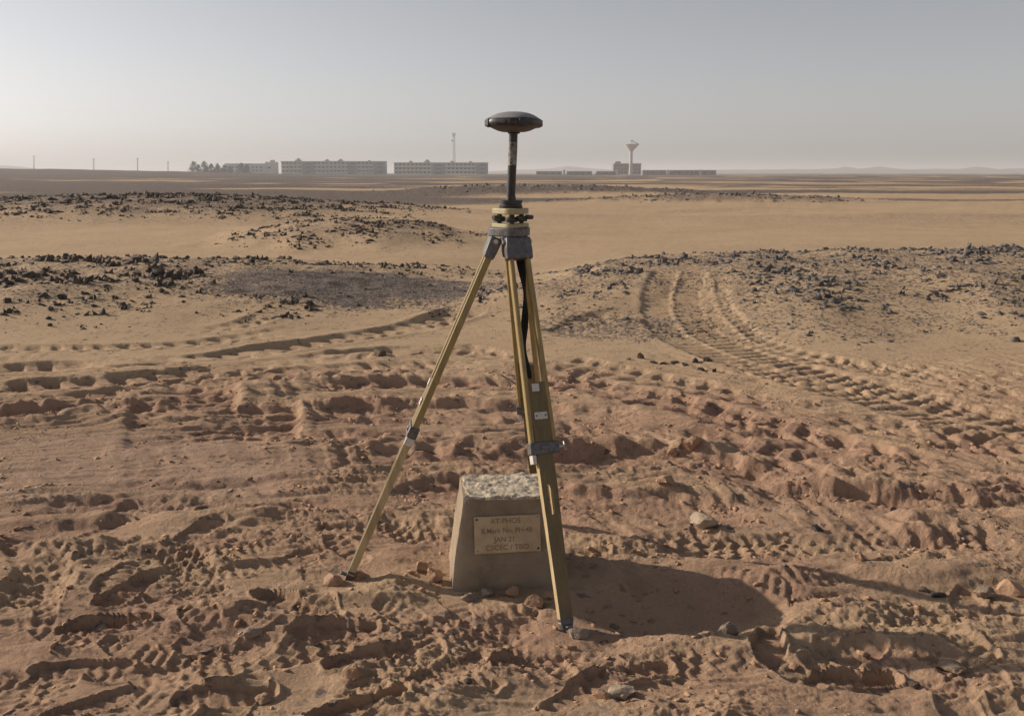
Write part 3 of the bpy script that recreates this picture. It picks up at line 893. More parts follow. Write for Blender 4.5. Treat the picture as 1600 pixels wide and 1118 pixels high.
# lattice mast
MYY = TY + 40; mx = tx(710, MYY)
zb, zt = tz(274, MYY), tz(206.5, MYY)
t = thing('radio_mast', (mx, MYY, zb), 'tall thin lattice radio mast rising behind the right apartment block', 'mast')
m = MB()
for sx, sy in ((-1, -1), (1, -1), (0, 1)):
    m.cyl((mx + sx * 1.0, MYY + sy * 1.0, zb), (mx + sx * 0.75, MYY + sy * 0.75, zt - 1), 0.14, 0.12, 6)
m.build('leg_frame', 'mast', t)
m = MB()
n = 18
for k in range(n):
    za = zb + (zt - 1 - zb) * k / n; zc = zb + (zt - 1 - zb) * (k + 1) / n
    s = 1 if k % 2 else -1
    m.cyl((mx - s * 0.9, MYY - 0.9, za), (mx + s * 0.9, MYY - 0.9, zc), 0.08, 0.08, 5)
    m.cyl((mx - s * 0.9, MYY - 0.9, za), (mx, MYY + 0.9, zc), 0.08, 0.08, 5)
m.build('lattice', 'mast', t)
for k, (dx, dz) in enumerate(((-0.9, -1.6), (0.9, -1.6), (0.0, -3.2))):
    MB().box((mx + dx, MYY - 1.1, zt + dz), (0.7, 0.4, 2.4)).build('antenna_panel', 'plaster_w', t)
MB().cyl((mx - 1.2, MYY - 1.2, zt - 7), (mx - 1.2, MYY - 1.7, zt - 7), 0.8, 0.8, 12).build('dish', 'plaster_w', t)

# utility poles
for (u, v0, v1, lab) in [(53, 243, 266, 'tall thin utility pole, leftmost on the far left horizon'), (146.5, 247.5, 267, 'thin utility pole second from the left on the horizon'),
                         (215, 246.5, 269, 'thin pale utility pole third from the left on the horizon'), (262.5, 252, 269, 'short utility pole just left of the far trees')]:
    Y = 700.0
    p0 = at(u, v1 + 3, Y); p1 = at(u, v0, Y)
    t = thing('utility_pole', p0, lab, 'pole', 'utility poles on the left horizon')
    MB().cyl(p0, p1, 0.3, 0.2, 8).build('pole', 'mast', t)
    MB().box(p1 - Vector((0, 0, 0.7)), (1.7, 0.25, 0.25)).build('crossarm', 'mast', t)

# trees in front of the white building
def tree(x, Y, zb, h, w, seed, label):
    r = random.Random(seed)
    t = thing('tree', (x, Y, zb), label, 'tree', 'row of dark trees by the white building')
    tm = MB().cyl((x, Y, zb), (x, Y, zb + h * 0.45), 0.28, 0.16, 7)
    for k in range(4):
        a = r.uniform(0, 6.28)
        tm.cyl((x, Y, zb + h * (0.2 + 0.08 * k)), (x + math.cos(a) * w * 0.3, Y + math.sin(a) * w * 0.3, zb + h * (0.5 + 0.1 * k)), 0.1, 0.04, 5)
    tm.build('trunk', 'bark', t)
    m = MB()
    clumps = [(0.0, 0.0, h * 0.95, w * 0.10)]
    for k in range(30):
        f_ = 0.05 + 0.85 * r.random(); R_ = w * 0.44 * (1.06 - f_) ** 0.75; an = r.uniform(0, 6.28); q_ = R_ * r.random() ** 0.5
        clumps.append((q_ * math.cos(an), q_ * math.sin(an), h * f_, r.uniform(0.6, 1.0) * w * 0.17))
    for (cx, cy, cz, cr) in clumps:
        cr *= 1.1 - 0.4 * max(0, cz / h - 0.35)
        for k in range(40):
            d = Vector((r.gauss(0, 1), r.gauss(0, 1), r.gauss(0, 1))).normalized() * cr * r.uniform(0.4, 1.1)
            c = Vector((x + cx, Y + cy, zb + cz)) + d
            u = Vector((r.gauss(0, 1), r.gauss(0, 1), r.gauss(0, 1))).normalized(); q = u.orthogonal().normalized()
            s = r.uniform(0.2, 0.45)
            m.add([c + u * s, c + q * s * 0.6, c - u * s, c - q * s * 0.6], [(0, 1, 2, 3)])
    m.build('crown', 'leaf', t)
tl = [(303, 252.5, 9, 'leftmost tall bushy tree of the far row'), (309, 257, 5, 'small tree between the leftmost tree and the pointed one'), (316.5, 252, 8, 'narrow pointed tree near the left end of the far row'),
      (323, 259, 6, 'low rounded tree in the gap of the far row'), (329, 255.5, 7, 'mid-height tree left of the low white building'), (335, 260, 6, 'low tree at the corner of the white building'),
      (340.5, 256, 7, 'dense tree just left of the white building'), (349, 258, 7, 'broad low tree overlapping the white building edge'), (357, 259.5, 5, 'small tree before the white building wall'),
      (377, 254.5, 7, 'tallest tree standing before the white building'), (385, 256, 6, 'rightmost dark tree before the white building')]
for k, (u, v, w, lab) in enumerate(tl):
    p0 = at(u, 273, TY - 20); p1 = at(u, v, TY - 20)
    tree(p0.x, TY - 20 + (k % 3) * 3, p0.z, p1.z - p0.z, w * 1.3, 50 + k, lab)

# ------------------------------------------------------------------ concrete marker
RZ = Matrix.Rotation(MYAW, 3, 'Z')
base = Vector((MX, MY, 0))
mk = thing('survey_marker', base, 'squat tapered concrete survey marker with a metal plate, under the tripod', 'survey marker')
def marker_body():
    n = 14; zb, zt = -0.08, 0.322
    me_ = bmesh.new()
    bmesh.ops.create_cube(me_, size=1.0)
    bmesh.ops.subdivide_edges(me_, edges=me_.edges[:], cuts=n, use_grid_fill=True)
    for v in me_.verts:
        t = v.co.z + 0.5
        s = 0.395 + (0.305 - 0.395) * min(1, max(0, (zb + (zt - zb) * t) / zt))
        k = 0.96
        x, y = v.co.x * s, v.co.y * s * k
        # rounded, knocked corners
        rx, ry = abs(v.co.x) * 2, abs(v.co.y) * 2
        cr = max(0, min(rx, ry) - 0.86) / 0.14
        x *= 1 - 0.05 * cr; y *= 1 - 0.05 * cr
        z = zb + (zt - zb) * t
        v.co = Vector((x, y, z))
    pts = np.array([v.co[:] for v in me_.verts])
    nz = fbm(pts[:, 0] * 14 + pts[:, 2] * 9, pts[:, 1] * 14 - pts[:, 2] * 11, 3, 201)
    big = fbm(pts[:, 0] * 4 + 3, pts[:, 2] * 5 + pts[:, 1] * 4, 2, 207)
    for v, q, b2 in zip(me_.verts, nz, big):
        d = Vector((v.co.x, v.co.y, 0)).normalized()
        v.co += d * (0.0022 * q + 0.004 * b2)
        if v.co.z > 0.3: v.co.z += 0.004 * q
        v.co = RZ @ v.co + base - base
    mesh = bpy.data.meshes.new('body'); me_.to_mesh(mesh); me_.free()
    mesh.materials.append(M['concrete'])
    mesh.polygons.foreach_set('use_smooth', np.ones(len(mesh.polygons), dtype=bool)); mesh.set_sharp_from_angle(angle=math.radians(45))
    o = bpy.data.objects.new('body', mesh); COL.objects.link(o); o.parent = mk
    ORG[o.name] = base
    return o
body = marker_body()
# broken, flaky mortar on the top
n = 72
g = np.linspace(-1, 1, n)
X, Y_ = np.meshgrid(g, g)
xs = X * 0.149; ys = Y_ * 0.143
wq = 0.012 * noise(xs / 0.02, ys / 0.02, 218)
f1, idv = worley((xs + wq) / 0.045, (ys - wq) / 0.03, 211)
hh = 0.325 + 0.004 * idv * sst(0.75, 0.45, f1) + 0.0055 * fbm(xs / 0.06, ys / 0.035, 4, 214, 0.5) + 0.0025 * np.abs(noise(xs / 0.012, ys / 0.009, 219))
edge = np.maximum(np.abs(X), np.abs(Y_)) + 0.07 * fbm(xs / 0.04, ys / 0.04, 2, 216)
hh = np.where(edge > 0.96, 0.312, hh)
vs_ = [tuple(RZ @ Vector((a, b, c)) + base) for a, b, c in zip(xs.ravel(), ys.ravel(), hh.ravel())]
fs = [(a * n + b, a * n + b + 1, (a + 1) * n + b + 1, (a + 1) * n + b) for a in range(n - 1) for b in range(n - 1)]
top = MB().add(vs_, fs).build('mortar_cap', 'mortar', mk, True)
tag(top, 'flaking white mortar crust on top')
# plate on the leaning front face
zc = 0.202
lean = math.atan((0.395 - 0.305) * 0.96 / 2 / 0.322)
fy = -(0.395 + (0.305 - 0.395) * zc / 0.322) * 0.96 / 2
FR = RZ @ Matrix.Rotation(math.pi / 2 - lean, 3, 'X')     # plate local: x right, y up the face, z outward
pc = base + RZ @ Vector((0.000, fy - 0.006, zc))
PR = FR @ Matrix.Rotation(math.radians(0.8), 3, 'Z')
pl = MB().box(pc, (0.234, 0.131, 0.004), PR).build('plate', 'plate', mk, bevel=0.0008)
tag(pl, 'tarnished brass-coloured metal plate with engraved lettering')
def on_plate(x, y, z=0.002): return pc + PR @ Vector((x, y, z))
for (x, y, r_) in ((-0.107, 0.056, 0.0045), (0.108, -0.055, 0.0045), (-0.107, -0.056, 0.0025), (0.107, 0.057, 0.0025)):
    MB().cyl(on_plate(x, y, 0.001), on_plate(x, y, 0.0035), r_, r_ * 0.8, 10).build('bolt', 'black', pl)
def text(s, x, y, size, wide=1.0):
    cu = bpy.data.curves.new('lettering', 'FONT')
    cu.body = s; cu.size = size; cu.align_x = 'CENTER'; cu.align_y = 'CENTER'; cu.extrude = 0.0002; cu.offset = 0.0004
    to = bpy.data.objects.new('tmp', cu); COL.objects.link(to)
    dg = bpy.context.evaluated_depsgraph_get()
    mesh = bpy.data.meshes.new_from_object(to.evaluated_get(dg))
    bpy.data.objects.remove(to)
    for v in mesh.vertices:
        v.co = on_plate(x + v.co.x * wide, y + v.co.y, 0.0022 + v.co.z) - base
    mesh.materials.clear(); mesh.materials.append(M['letter'])
    o = bpy.data.objects.new('lettering', mesh); COL.objects.link(o); o.parent = pl; ORG[o.name] = base
text('AT-PHOS', -0.006, 0.047, 0.026)
text('B.Mark No. PH-48', -0.002, 0.013, 0.026, 0.92)
text('JAN 21', -0.01, -0.018, 0.025)
text('CSCEC / TBO', -0.002, -0.047, 0.026)

# ------------------------------------------------------------------ tripod
HEAD = Vector((-0.004, 3.46, 1.252))     # centre of the head plate
feet_xy = [(P(888, 984)), (P(538, 905)), (0.126, 4.0)]
feet = []
for (x, y) in feet_xy:
    feet.append(Vector((x, y, gz1(x, y))))
tp = thing('survey_tripod', (HEAD.x, HEAD.y, 0.0), 'wooden surveying tripod with yellowish legs standing over the concrete marker', 'tripod')
# head plate: rounded triangle with a hole ring
def rtri(r, rc, n=8, rot=0.0):
    p = []
    for k in range(3):
        a = rot + k * 2 * math.pi / 3
        cx, cy = math.cos(a) * (r - rc), math.sin(a) * (r - rc)
        for q in range(n + 1):
            b = a - math.pi / 3 + 2 * math.pi / 3 * q / n
            p.append((cx + rc * math.cos(b), cy + rc * math.sin(b)))
    return p
dirs = []
for f in feet:
    d = Vector((f.x - HEAD.x, f.y - HEAD.y, 0)).normalized(); dirs.append(d)
rot0 = math.atan2(dirs[0].y, dirs[0].x)
MB().prism(rtri(0.080, 0.046, 8, rot0), 0.0, 0.028, HEAD - Vector((0, 0, 0.016))).build('head_plate', 'greymetal', tp, True, 0.003)
MB().cyl(HEAD - Vector((0, 0, 0.075)), HEAD - Vector((0, 0, 0.018)), 0.016, 0.016, 14).cyl(HEAD - Vector((0, 0, 0.082)), HEAD - Vector((0, 0, 0.055)), 0.024, 0.024, 14).build('fixing_screw', 'black', tp, True)
rails_col = ['rail', 'rail', 'rail']
names = ['front leg, nearest the camera', 'left leg, seen edge on', 'rear leg, half hidden behind the front leg']
for k in range(3):
    d = dirs[k]; f = feet[k]
    top_ = HEAD + d * 0.052 - Vector((0, 0, 0.022))
    foot = f - Vector((0, 0, 0.035)) 
    ax = (foot - top_); L = ax.length; ax.normalize()
    tan = Vector((-d.y, d.x, 0)).normalized()
    if k == 0 and tan.x < 0: tan = -tan
    nrm = ax.cross(tan).normalized()
    if nrm.dot(d) < 0: nrm = -nrm
    FRM = Matrix((tan, nrm, -ax)).transposed()      # local x tangential, y outward, z up the leg
    def pt(s, a=0.0, b=0.0): return top_ + ax * s + tan * a + nrm * b
    ext = {0: 0.725, 1: 0.745, 2: 0.745}[k]           # where the rails end
    # extension board, tapering to the shoe, with a long slot
    s0, s1 = {0: 0.50, 1: 0.54, 2: 0.53}[k], L - 0.06
    def bw(s): return 0.030 - 0.009 * max(0, (s - ext) / (L - ext))
    bt = 0.0125
    sl0, sl1 = ext + 0.115, ext + 0.215
    m = MB()
    def slab(sa, sb, a0, a1, b0, b1):
        vs_ = [pt(sa, a0 , -bt), pt(sa, a1, -bt), pt(sa, a1, bt), pt(sa, a0, bt), pt(sb, b0, -bt), pt(sb, b1, -bt), pt(sb, b1, bt), pt(sb, b0, bt)]
        m.add(vs_, [(0, 1, 2, 3), (7, 6, 5, 4), (0, 4, 5, 1), (1, 5, 6, 2), (2, 6, 7, 3), (3, 7, 4, 0)])
    slab(s0, sl0, -bw(s0), bw(s0), -bw(sl0), bw(sl0))
    slab(sl0, sl1, -bw(sl0), -0.0075, -bw(sl1), -0.0075)
    slab(sl0, sl1, 0.0075, bw(sl0), 0.0075, bw(sl1))
    slab(sl1, s1, -bw(sl1), bw(sl1), -bw(s1), bw(s1))
    leg = m.build('leg', 'board', tp)
    leg.data.materials.append(M['edge'])
    for p_ in leg.data.polygons:
        if abs(p_.normal.dot(tan)) > 0.8: p_.material_index = 1
    tag(leg, names[k])
    for sgn in (-1, 1):
        m = MB()
        ra = 0.037; rw, rt = 0.0085, 0.0125
        n = 10
        ring = [(math.cos(2 * math.pi * q / n) , math.sin(2 * math.pi * q / n)) for q in range(n)]
        sup = lambda c: math.copysign(abs(c) ** 0.5, c)
        vs_ = []
        for s, a in ((0.045, 0.030), (0.30, 0.034), (ext, 0.0395)):
            vs_ += [pt(s, sgn * a + sup(c1) * rw, sup(c2) * rt) for c1, c2 in ring]
        fs = [(q * n + i_, q * n + (i_ + 1) % n, (q + 1) * n + (i_ + 1) % n, (q + 1) * n + i_) for q in range(2) for i_ in range(n)] + [tuple(range(n)), tuple(2 * n + i_ for i_ in range(n))]
        m.add(vs_, fs); m.build('rail', 'rail', leg, True)
    # hinge casting under the head
    m = MB()
    vs_ = []
    for s, hw_, hb in ((0.0, 0.044, 0.021), (0.045, 0.0475, 0.020), (0.075, 0.0465, 0.017)):
        vs_ += [pt(s, a, b) for a, b in ((-hw_, -hb), (hw_, -hb), (hw_, hb), (-hw_, hb))]
    m.add(vs_, [(q * 4 + i_, q * 4 + (i_ + 1) % 4, q * 4 + 4 + (i_ + 1) % 4, q * 4 + 4 + i_) for q in range(2) for i_ in range(4)] + [(0, 1, 2, 3), (8, 9, 10, 11)])
    hg = m.build('hinge_clamp', 'greymetal', leg, True, 0.004)
    MB().cyl(pt(0.012, -0.053), pt(0.012, 0.053), 0.008, 0.008, 12).build('hinge_bolt', 'steel', leg, True)
    # collar clamp and its wing screw
    cs = ext - 0.005
    m = MB().box(pt(cs), (0.104, 0.036, 0.040), FRM)
    m.box(pt(cs - 0.002, 0, 0.0192), (0.034, 0.006, 0.016), FRM)
    m.build('collar', 'greymetal', leg, True, 0.004)
    sd = 1 if k == 0 else -1
    m = MB().cyl(pt(cs, sd * 0.052), pt(cs, sd * 0.078), 0.005, 0.005, 8)
    m.box(pt(cs, sd * 0.078), (0.005, 0.010, 0.034), FRM @ Matrix.Rotation(0.5, 3, 'X'))
    m.build('wing_screw', 'steel', leg, True, 0.0015)
    m = MB().box(pt(cs + 0.036, -sd * 0.041), (0.014, 0.030, 0.030), FRM); m.build('rail_end_cap', 'whiteplate', leg, False, 0.002)
    # stop plates
    MB().box(pt(ext - 0.112, 0.0, bt + 0.003), (0.046, 0.003, 0.024), FRM).build('stop_plate', 'whiteplate', leg, False, 0.0008)
    MB().box(pt(s0 + 0.018, -0.006, bt + 0.002), (0.026, 0.003, 0.026), FRM).build('board_tab', 'whiteplate', leg, False, 0.0008)
    for q in (-1, 1):
        MB().cyl(pt(ext - 0.112, q * 0.016, bt + 0.0046), pt(ext - 0.112, q * 0.016, bt + 0.006), 0.003, 0.003, 8).build('rivet', 'black', leg)
    # shoe and spike
    m = MB()
    vs_ = []
    for s, hw_, hb in ((L - 0.075, bw(s1) + 0.002, bt + 0.002), (L - 0.02, 0.013, 0.011), (L + 0.03, 0.003, 0.003)):
        vs_ += [pt(s, a, b) for a, b in ((-hw_, -hb), (hw_, -hb), (hw_, hb), (-hw_, hb))]
    m.add(vs_, [(q * 4 + i_, q * 4 + (i_ + 1) % 4, q * 4 + 4 + (i_ + 1) % 4, q * 4 + 4 + i_) for q in range(2) for i_ in range(4)] + [(0, 1, 2, 3), (8, 9, 10, 11)])
    m.box(pt(L - 0.05, 0, 0.022), (0.02, 0.025, 0.006), FRM)
    m.build('shoe', 'greymetal', leg, True, 0.001)
# hanging strap
sp_ = [(810, 384, 0), (812, 400, 0.2), (817, 430, 0.7), (820, 455, 1.45), (820.5, 480, 1.0), (820, 505, 0.5), (819, 530, 1.1), (820, 548, 1.4), (824, 570, 1.1), (829, 594, 0.9)]
m = MB(); vs_ = []
for q, (u, v, a) in enumerate(sp_):
    c = at(u, v, 3.43 - 0.15 * (v - 384) / 210)
    w = 0.0185
    d = Vector((math.cos(a), math.sin(a), 0)) * w
    nn = Vector((-math.sin(a), math.cos(a), 0)) * 0.0012
    vs_ += [c - d - nn, c + d - nn, c + d + nn, c - d + nn]
m.add(vs_, [(q * 4 + i_, q * 4 + (i_ + 1) % 4, q * 4 + 4 + (i_ + 1) % 4, q * 4 + 4 + i_) for q in range(len(sp_) - 1) for i_ in range(4)] + [(0, 1, 2, 3), tuple(4 * len(sp_) - 4 + i_ for i_ in range(4))])
st = m.build('strap', 'strap', tp, True)
md = st.modifiers.new('sub', 'SUBSURF'); md.levels = 2; md.render_levels = 2
# string tied at the left leg clamp
sp_ = [(636, 668), (640, 690), (632, 700), (638, 712), (650, 703), (668, 705), (682, 709)]
cu = bpy.data.curves.new('tmp', 'CURVE'); cu.dimensions = '3D'; cu.bevel_depth = 0.0012; cu.bevel_resolution = 1
s_ = cu.splines.new('BEZIER'); s_.bezier_points.add(len(sp_) - 1)
for q, (u, v) in enumerate(sp_):
    s_.bezier_points[q].co = at(u, v, 3.40) - ORG[tp.name]; s_.bezier_points[q].handle_left_type = s_.bezier_points[q].handle_right_type = 'AUTO'
to = bpy.data.objects.new('tmp', cu); COL.objects.link(to)
mesh = bpy.data.meshes.new_from_object(to.evaluated_get(bpy.context.evaluated_depsgraph_get())); bpy.data.objects.remove(to)
mesh.materials.clear(); mesh.materials.append(M['strap'])
o = bpy.data.objects.new('string', mesh); COL.objects.link(o); o.parent = tp

# ------------------------------------------------------------------ tribrach
TB = HEAD + Vector((0, 0, 0.0125))
tb = thing('tribrach', TB, 'pale yellow tribrach with black levelling knobs screwed on the tripod head', 'tribrach')
MB().prism(rtri(0.070, 0.028, 8, 0.6), 0.0, 0.014, TB).build('base_plate', 'cream', tb, True, 0.002)
MB().prism(rtri(0.068, 0.032, 8, 0.6), 0.046, 0.066, TB).build('upper_plate', 'cream', tb, True, 0.003)
for q in range(3):
    a = 0.6 + q * 2 * math.pi / 3
    c = TB + Vector((math.cos(a) * 0.044, math.sin(a) * 0.044, 0))
    MB().lathe(c, [(0.008, 0.0142), (0.008, 0.018), (0.0205, 0.020), (0.0215, 0.028), (0.0205, 0.036), (0.009, 0.038), (0.009, 0.0458)], 14).build('foot_screw', 'black', tb, True)
for q, (u, v) in enumerate(((776, 340), (812, 341), (826, 339))):
    c = at(u, v, 3.40)
    d = Vector(((u - 800) / 40, -0.6, 0)).normalized()
    MB().cyl(c - d * 0.012, c + d * 0.016, 0.0085, 0.0075, 10).build('lock_knob', 'black', tb, True)
MB().lathe(TB, [(0.04, 0.0662), (0.041, 0.074), (0.038, 0.0745), (0.038, 0.084), (0.041, 0.0845), (0.041, 0.093), (0.03, 0.094)], 28).build('adapter', 'black', tb, True)

# ------------------------------------------------------------------ receiver on its pole
RB = TB + Vector((0, 0, 0.0945))
rc = thing('satellite_receiver', RB, 'dark disc-shaped satellite receiver on a black pole above the tripod', 'receiver')
zt = 1.5835
lx = 0.010   # the pole leans a touch to the right
def rp(z): return Vector((RB.x + lx * (z - RB.z) / 0.25, RB.y, z))
MB().cyl(rp(RB.z), rp(zt), 0.0150, 0.0148, 24).build('pole', 'blackpole', rc, True)
MB().cyl(rp(1.475), rp(1.553), 0.0153, 0.0153, 24).build('worn_sleeve', 'worn', rc, True)
MB().cyl(rp(RB.z), rp(RB.z + 0.012), 0.018, 0.017, 20).build('pole_foot', 'black', rc, True)
C = rp(1.616); 
def rimr(a): return 0.0925 + 0.004 * math.cos(4 * (a - 0.35))
def shell(prof, n=64):
    m = MB(); vs_ = []
    for r_, z, w in prof:
        for q in range(n):
            a = 2 * math.pi * q / n
            k = 1 + (rimr(a) / 0.0925 - 1) * w
            vs_.append(C + Vector((r_ * k * math.cos(a), r_ * k * math.sin(a), z)))
    fs = [(i_ * n + q, i_ * n + (q + 1) % n, (i_ + 1) * n + (q + 1) % n, (i_ + 1) * n + q) for i_ in range(len(prof) - 1) for q in range(n)]
    fs += [tuple(range(n)), tuple((len(prof) - 1) * n + q for q in range(n))]
    return m.add(vs_, fs)
shell([(0.086, 0.0145, 1), (0.082, 0.018, 1), (0.070, 0.0255, 0.6), (0.052, 0.0325, 0.3), (0.03, 0.0365, 0), (0.01, 0.0378, 0)]).build('dome', 'dome', rc, True)
shell([(0.078, -0.0145, 1), (0.0905, -0.0115, 1), (0.0945, -0.004, 1), (0.0945, 0.006, 1), (0.0895, 0.0135, 1), (0.084, 0.0146, 1)]).build('rim', 'black', rc, True)
shell([(0.02, -0.0305, 0), (0.040, -0.0295, 0), (0.056, -0.0255, 0.3), (0.079, -0.0145, 1), (0.07, -0.012, 1)]).build('base_shell', 'base_shell', rc, True)
for q in range(4):
    a = 0.35 + q * math.pi / 2
    m = MB()
    vs_ = []
    for da in np.linspace(-0.17, 0.17, 7):
        ca, sa = math.cos(a + da), math.sin(a + da)
        for r_, z in ((0.088, -0.016), (0.1005, -0.010), (0.1005, 0.009), (0.088, 0.0165), (0.08, 0.0)):
            vs_.append(C + Vector((r_ * ca, r_ * sa, z)))
    m.add(vs_, [(i_ * 5 + p, i_ * 5 + (p + 1) % 5, i_ * 5 + 5 + (p + 1) % 5, i_ * 5 + 5 + p) for i_ in range(6) for p in range(5)] + [(0, 1, 2, 3, 4), tuple(30 + p for p in range(5))])
    m.build('bumper', 'black', rc, True, 0.001)
for q, da in enumerate((-1.95, -1.75)):
    c = C + Vector((math.cos(da) * 0.0935, math.sin(da) * 0.0935, 0.002))
    MB().box(c, (0.012, 0.004, 0.010), Matrix.Rotation(da + math.pi / 2, 3, 'Z')).build('port_cover', 'base_shell', rc, False, 0.001)
MB().lathe(C + Vector((0, 0, -0.0355)), [(0.019, 0.0), (0.021, 0.003), (0.020, 0.006)], 20).build('mount_ring', 'black', rc, True)

# ------------------------------------------------------------------ stones
def rock_mesh(seed, flat=0.6, n=15, detail=0, mat='rock_black', jag=1.0):
    r = random.Random(seed)
    bm = bmesh.new()
    for k in range(n):
        d = Vector((r.gauss(0, 1), r.gauss(0, 1), r.gauss(0, 1))).normalized()
        s = r.uniform(0.62, 1.0) ** jag
        bm.verts.new((d.x * s * 0.5, d.y * s * 0.5 * r.uniform(0.75, 1), d.z * s * 0.5 * flat))
    res = bmesh.ops.convex_hull(bm, input=bm.verts[:])
    dead = {e for g_ in ('geom_interior', 'geom_unused') for e in res[g_] if isinstance(e, bmesh.types.BMVert)}
    bmesh.ops.delete(bm, geom=list(dead), context='VERTS')
    if detail:
        bmesh.ops.subdivide_edges(bm, edges=bm.edges[:], cuts=detail, use_grid_fill=True, smooth=0.12)
        bmesh.ops.triangulate(bm, faces=bm.faces[:])
        c = np.array([v.co[:] for v in bm.verts])
        q = fbm(c[:, 0] * 5 + seed, c[:, 1] * 5 + c[:, 2] * 6, 3, seed)
        q2 = fbm(c[:, 0] * 5 - c[:, 2] * 4, c[:, 2] * 5 + seed, 3, seed + 3)
        for v, a, b in zip(bm.verts, q, q2):
            v.co *= 1 + 0.15 * a + 0.12 * b
    bmesh.ops.recalc_face_normals(bm, faces=bm.faces[:])
    lo = min(v.co.z for v in bm.verts)
    for v in bm.verts: v.co.z -= lo * 0.55
    me_ = bpy.data.meshes.new('stone'); bm.to_mesh(me_); bm.free()
    me_.materials.append(M[mat])
    return me_

def jagged(seed, flat, mat):
    r = random.Random(seed)
    bm = bmesh.new()
    for q in range(r.choice((2, 3))):
        tmp = bpy.data.meshes.new('tmp')
        b2 = bmesh.new(); b2.from_mesh(rock_mesh(seed * 7 + q, flat * r.uniform(0.8, 1.5), 8, 0, mat, 2.0))
        k_ = 1.0 if q == 0 else r.uniform(0.4, 0.75)
        mtx = Matrix.Translation((r.uniform(-0.3, 0.3) * (q > 0), r.uniform(-0.25, 0.25) * (q > 0), 0)) @ Matrix.Rotation(r.uniform(0, 6.28), 4, 'Z') @ Matrix.Rotation(r.uniform(-0.5, 0.5), 4, 'X') @ Matrix.Diagonal((k_, k_ * r.uniform(0.5, 1.0), k_ * r.uniform(0.9, 1.3), 1))
        b2.transform(mtx); b2.to_mesh(tmp); b2.free()
        bm.from_mesh(tmp)
    me_ = bpy.data.meshes.new('stone'); bm.to_mesh(me_); bm.free()
    me_.materials.append(M[mat])
    return me_
BLACK = [rock_mesh(300 + k, (0.6, 0.8, 1.1, 0.65)[k % 4], 9 + k % 4, 0, 'rock_black', 2.2) for k in range(12)]
GREY = [rock_mesh(340 + k, (0.4, 0.6, 0.8, 0.5)[k % 4], 12 + k % 5, 0, 'rock_grey', 1.4) for k in range(12)]

for k in range(12):
    if k % 4 != 3:
        BLACK[k] = jagged(700 + k, (0.5, 0.65, 1.0, 0.6)[k % 4], 'rock_black')
    if k % 4 in (0, 2):
        GREY[k] = jagged(730 + k, (0.4, 0.6, 0.75, 0.5)[k % 4], 'rock_grey')

rng = np.random.default_rng(5)
def scatter(name, n, dens, smin, smax, power):
    cx, cy, rx, ry, h = RISES[name]
    out = []
    x = rng.uniform(cx - rx * 1.3, cx + rx * 1.3, n); y = rng.uniform(cy - ry * 1.35, cy + ry * 0.9, n)
    w = rise_w(name, x, y)
    cl = fbm(x / 0.9, y / 0.9, 3, 400)
    acc = rng.random(n) < dens(w, x, y, cl)
    s = smin * (smax / smin) ** (rng.random(n) ** power)
    s = s * (0.65 + 0.6 * w) * np.clip(0.95 + 0.5 * cl, 0.5, 1.4)
    return x[acc], y[acc], s[acc]

GRIT = P(560, 460)
def d_left(w, x, y, cl): return np.clip(0.75 * sst(0.02, 0.42, w) * (0.70 + 0.9 * cl), 0, 1) * (w > 0.05) * (1 - 0.85 * sst(1.3, 0.7, ((x - GRIT[0]) / 1.75) ** 2 + ((y - GRIT[1]) / 1.35) ** 2))
def d_right(w, x, y, cl): return np.clip(sst(0.015, 0.38, w) * (0.44 + 1.0 * cl), 0, 1) * (w > 0.015)
pools = []
for name, cnt, dn, a, b, pw, kind in (('left', 18000, d_left, 0.026, 0.19, 1.5, 'black'), ('right', 25000, d_right, 0.028, 0.17, 1.35, 'grey'), ('right2', 13500, d_right, 0.028, 0.16, 1.35, 'grey'),
                                      ('middle', 6500, d_right, 0.045, 0.22, 1.6, 'black'), ('back', 32000, d_right, 0.07, 0.32, 1.5, 'black'), ('far', 4000, d_right, 0.07, 0.40, 1.8, 'grey'), ('far2', 4000, d_right, 0.09, 0.45, 1.8, 'grey')):
    x, y, s = scatter(name, cnt, dn, a, b, pw)
    for p in zip(x, y, s): pools.append(p + (name, kind))
# keep wheel tracks clear
keep = []
for p in pools:
    keep.append(p)
px_ = np.array([p[0] for p in pools]); py_ = np.array([p[1] for p in pools])
okm = np.ones(len(pools), dtype=bool)
for pl_, w_, *_r in TRACKS[8:10]:
    U, S, L = along(px_, py_, pl_)
    okm &= np.abs(U) > w_ * 0.75
pools = [p for p, q in zip(pools, okm) if q]
zs = gzn([(p[0], p[1]) for p in pools])
pools = [p + (float(z),) for p, z in zip(pools, zs)]
pools.sort(key=lambda p: -p[2] / p[1])
vis = [p for p in pools if abs(p[0]) / p[1] < 0.56]
IND = 255
ind = vis[:IND]
ids = set(id(p) for p in ind)
stuff = [p for p in pools if id(p) not in ids]

def place(mesh, x, y, z, s, label, group, name='stone', tilt=0.35, seed=None, cat='stone', sc=None, rz=None):
    r = random.Random(seed if seed is not None else int(x * 1000 + y * 77))
    o = bpy.data.objects.new(name, mesh); COL.objects.link(o)
    o.location = (x, y, z)
    o.rotation_euler = (r.uniform(-tilt, tilt), r.uniform(-tilt, tilt), r.uniform(0, 6.28) if rz is None else rz)
    o.scale = (s * r.uniform(0.9, 1.25), s * r.uniform(0.8, 1.1), s * r.uniform(0.8, 1.15)) if sc is None else sc
    return tag(o, label, cat, group)

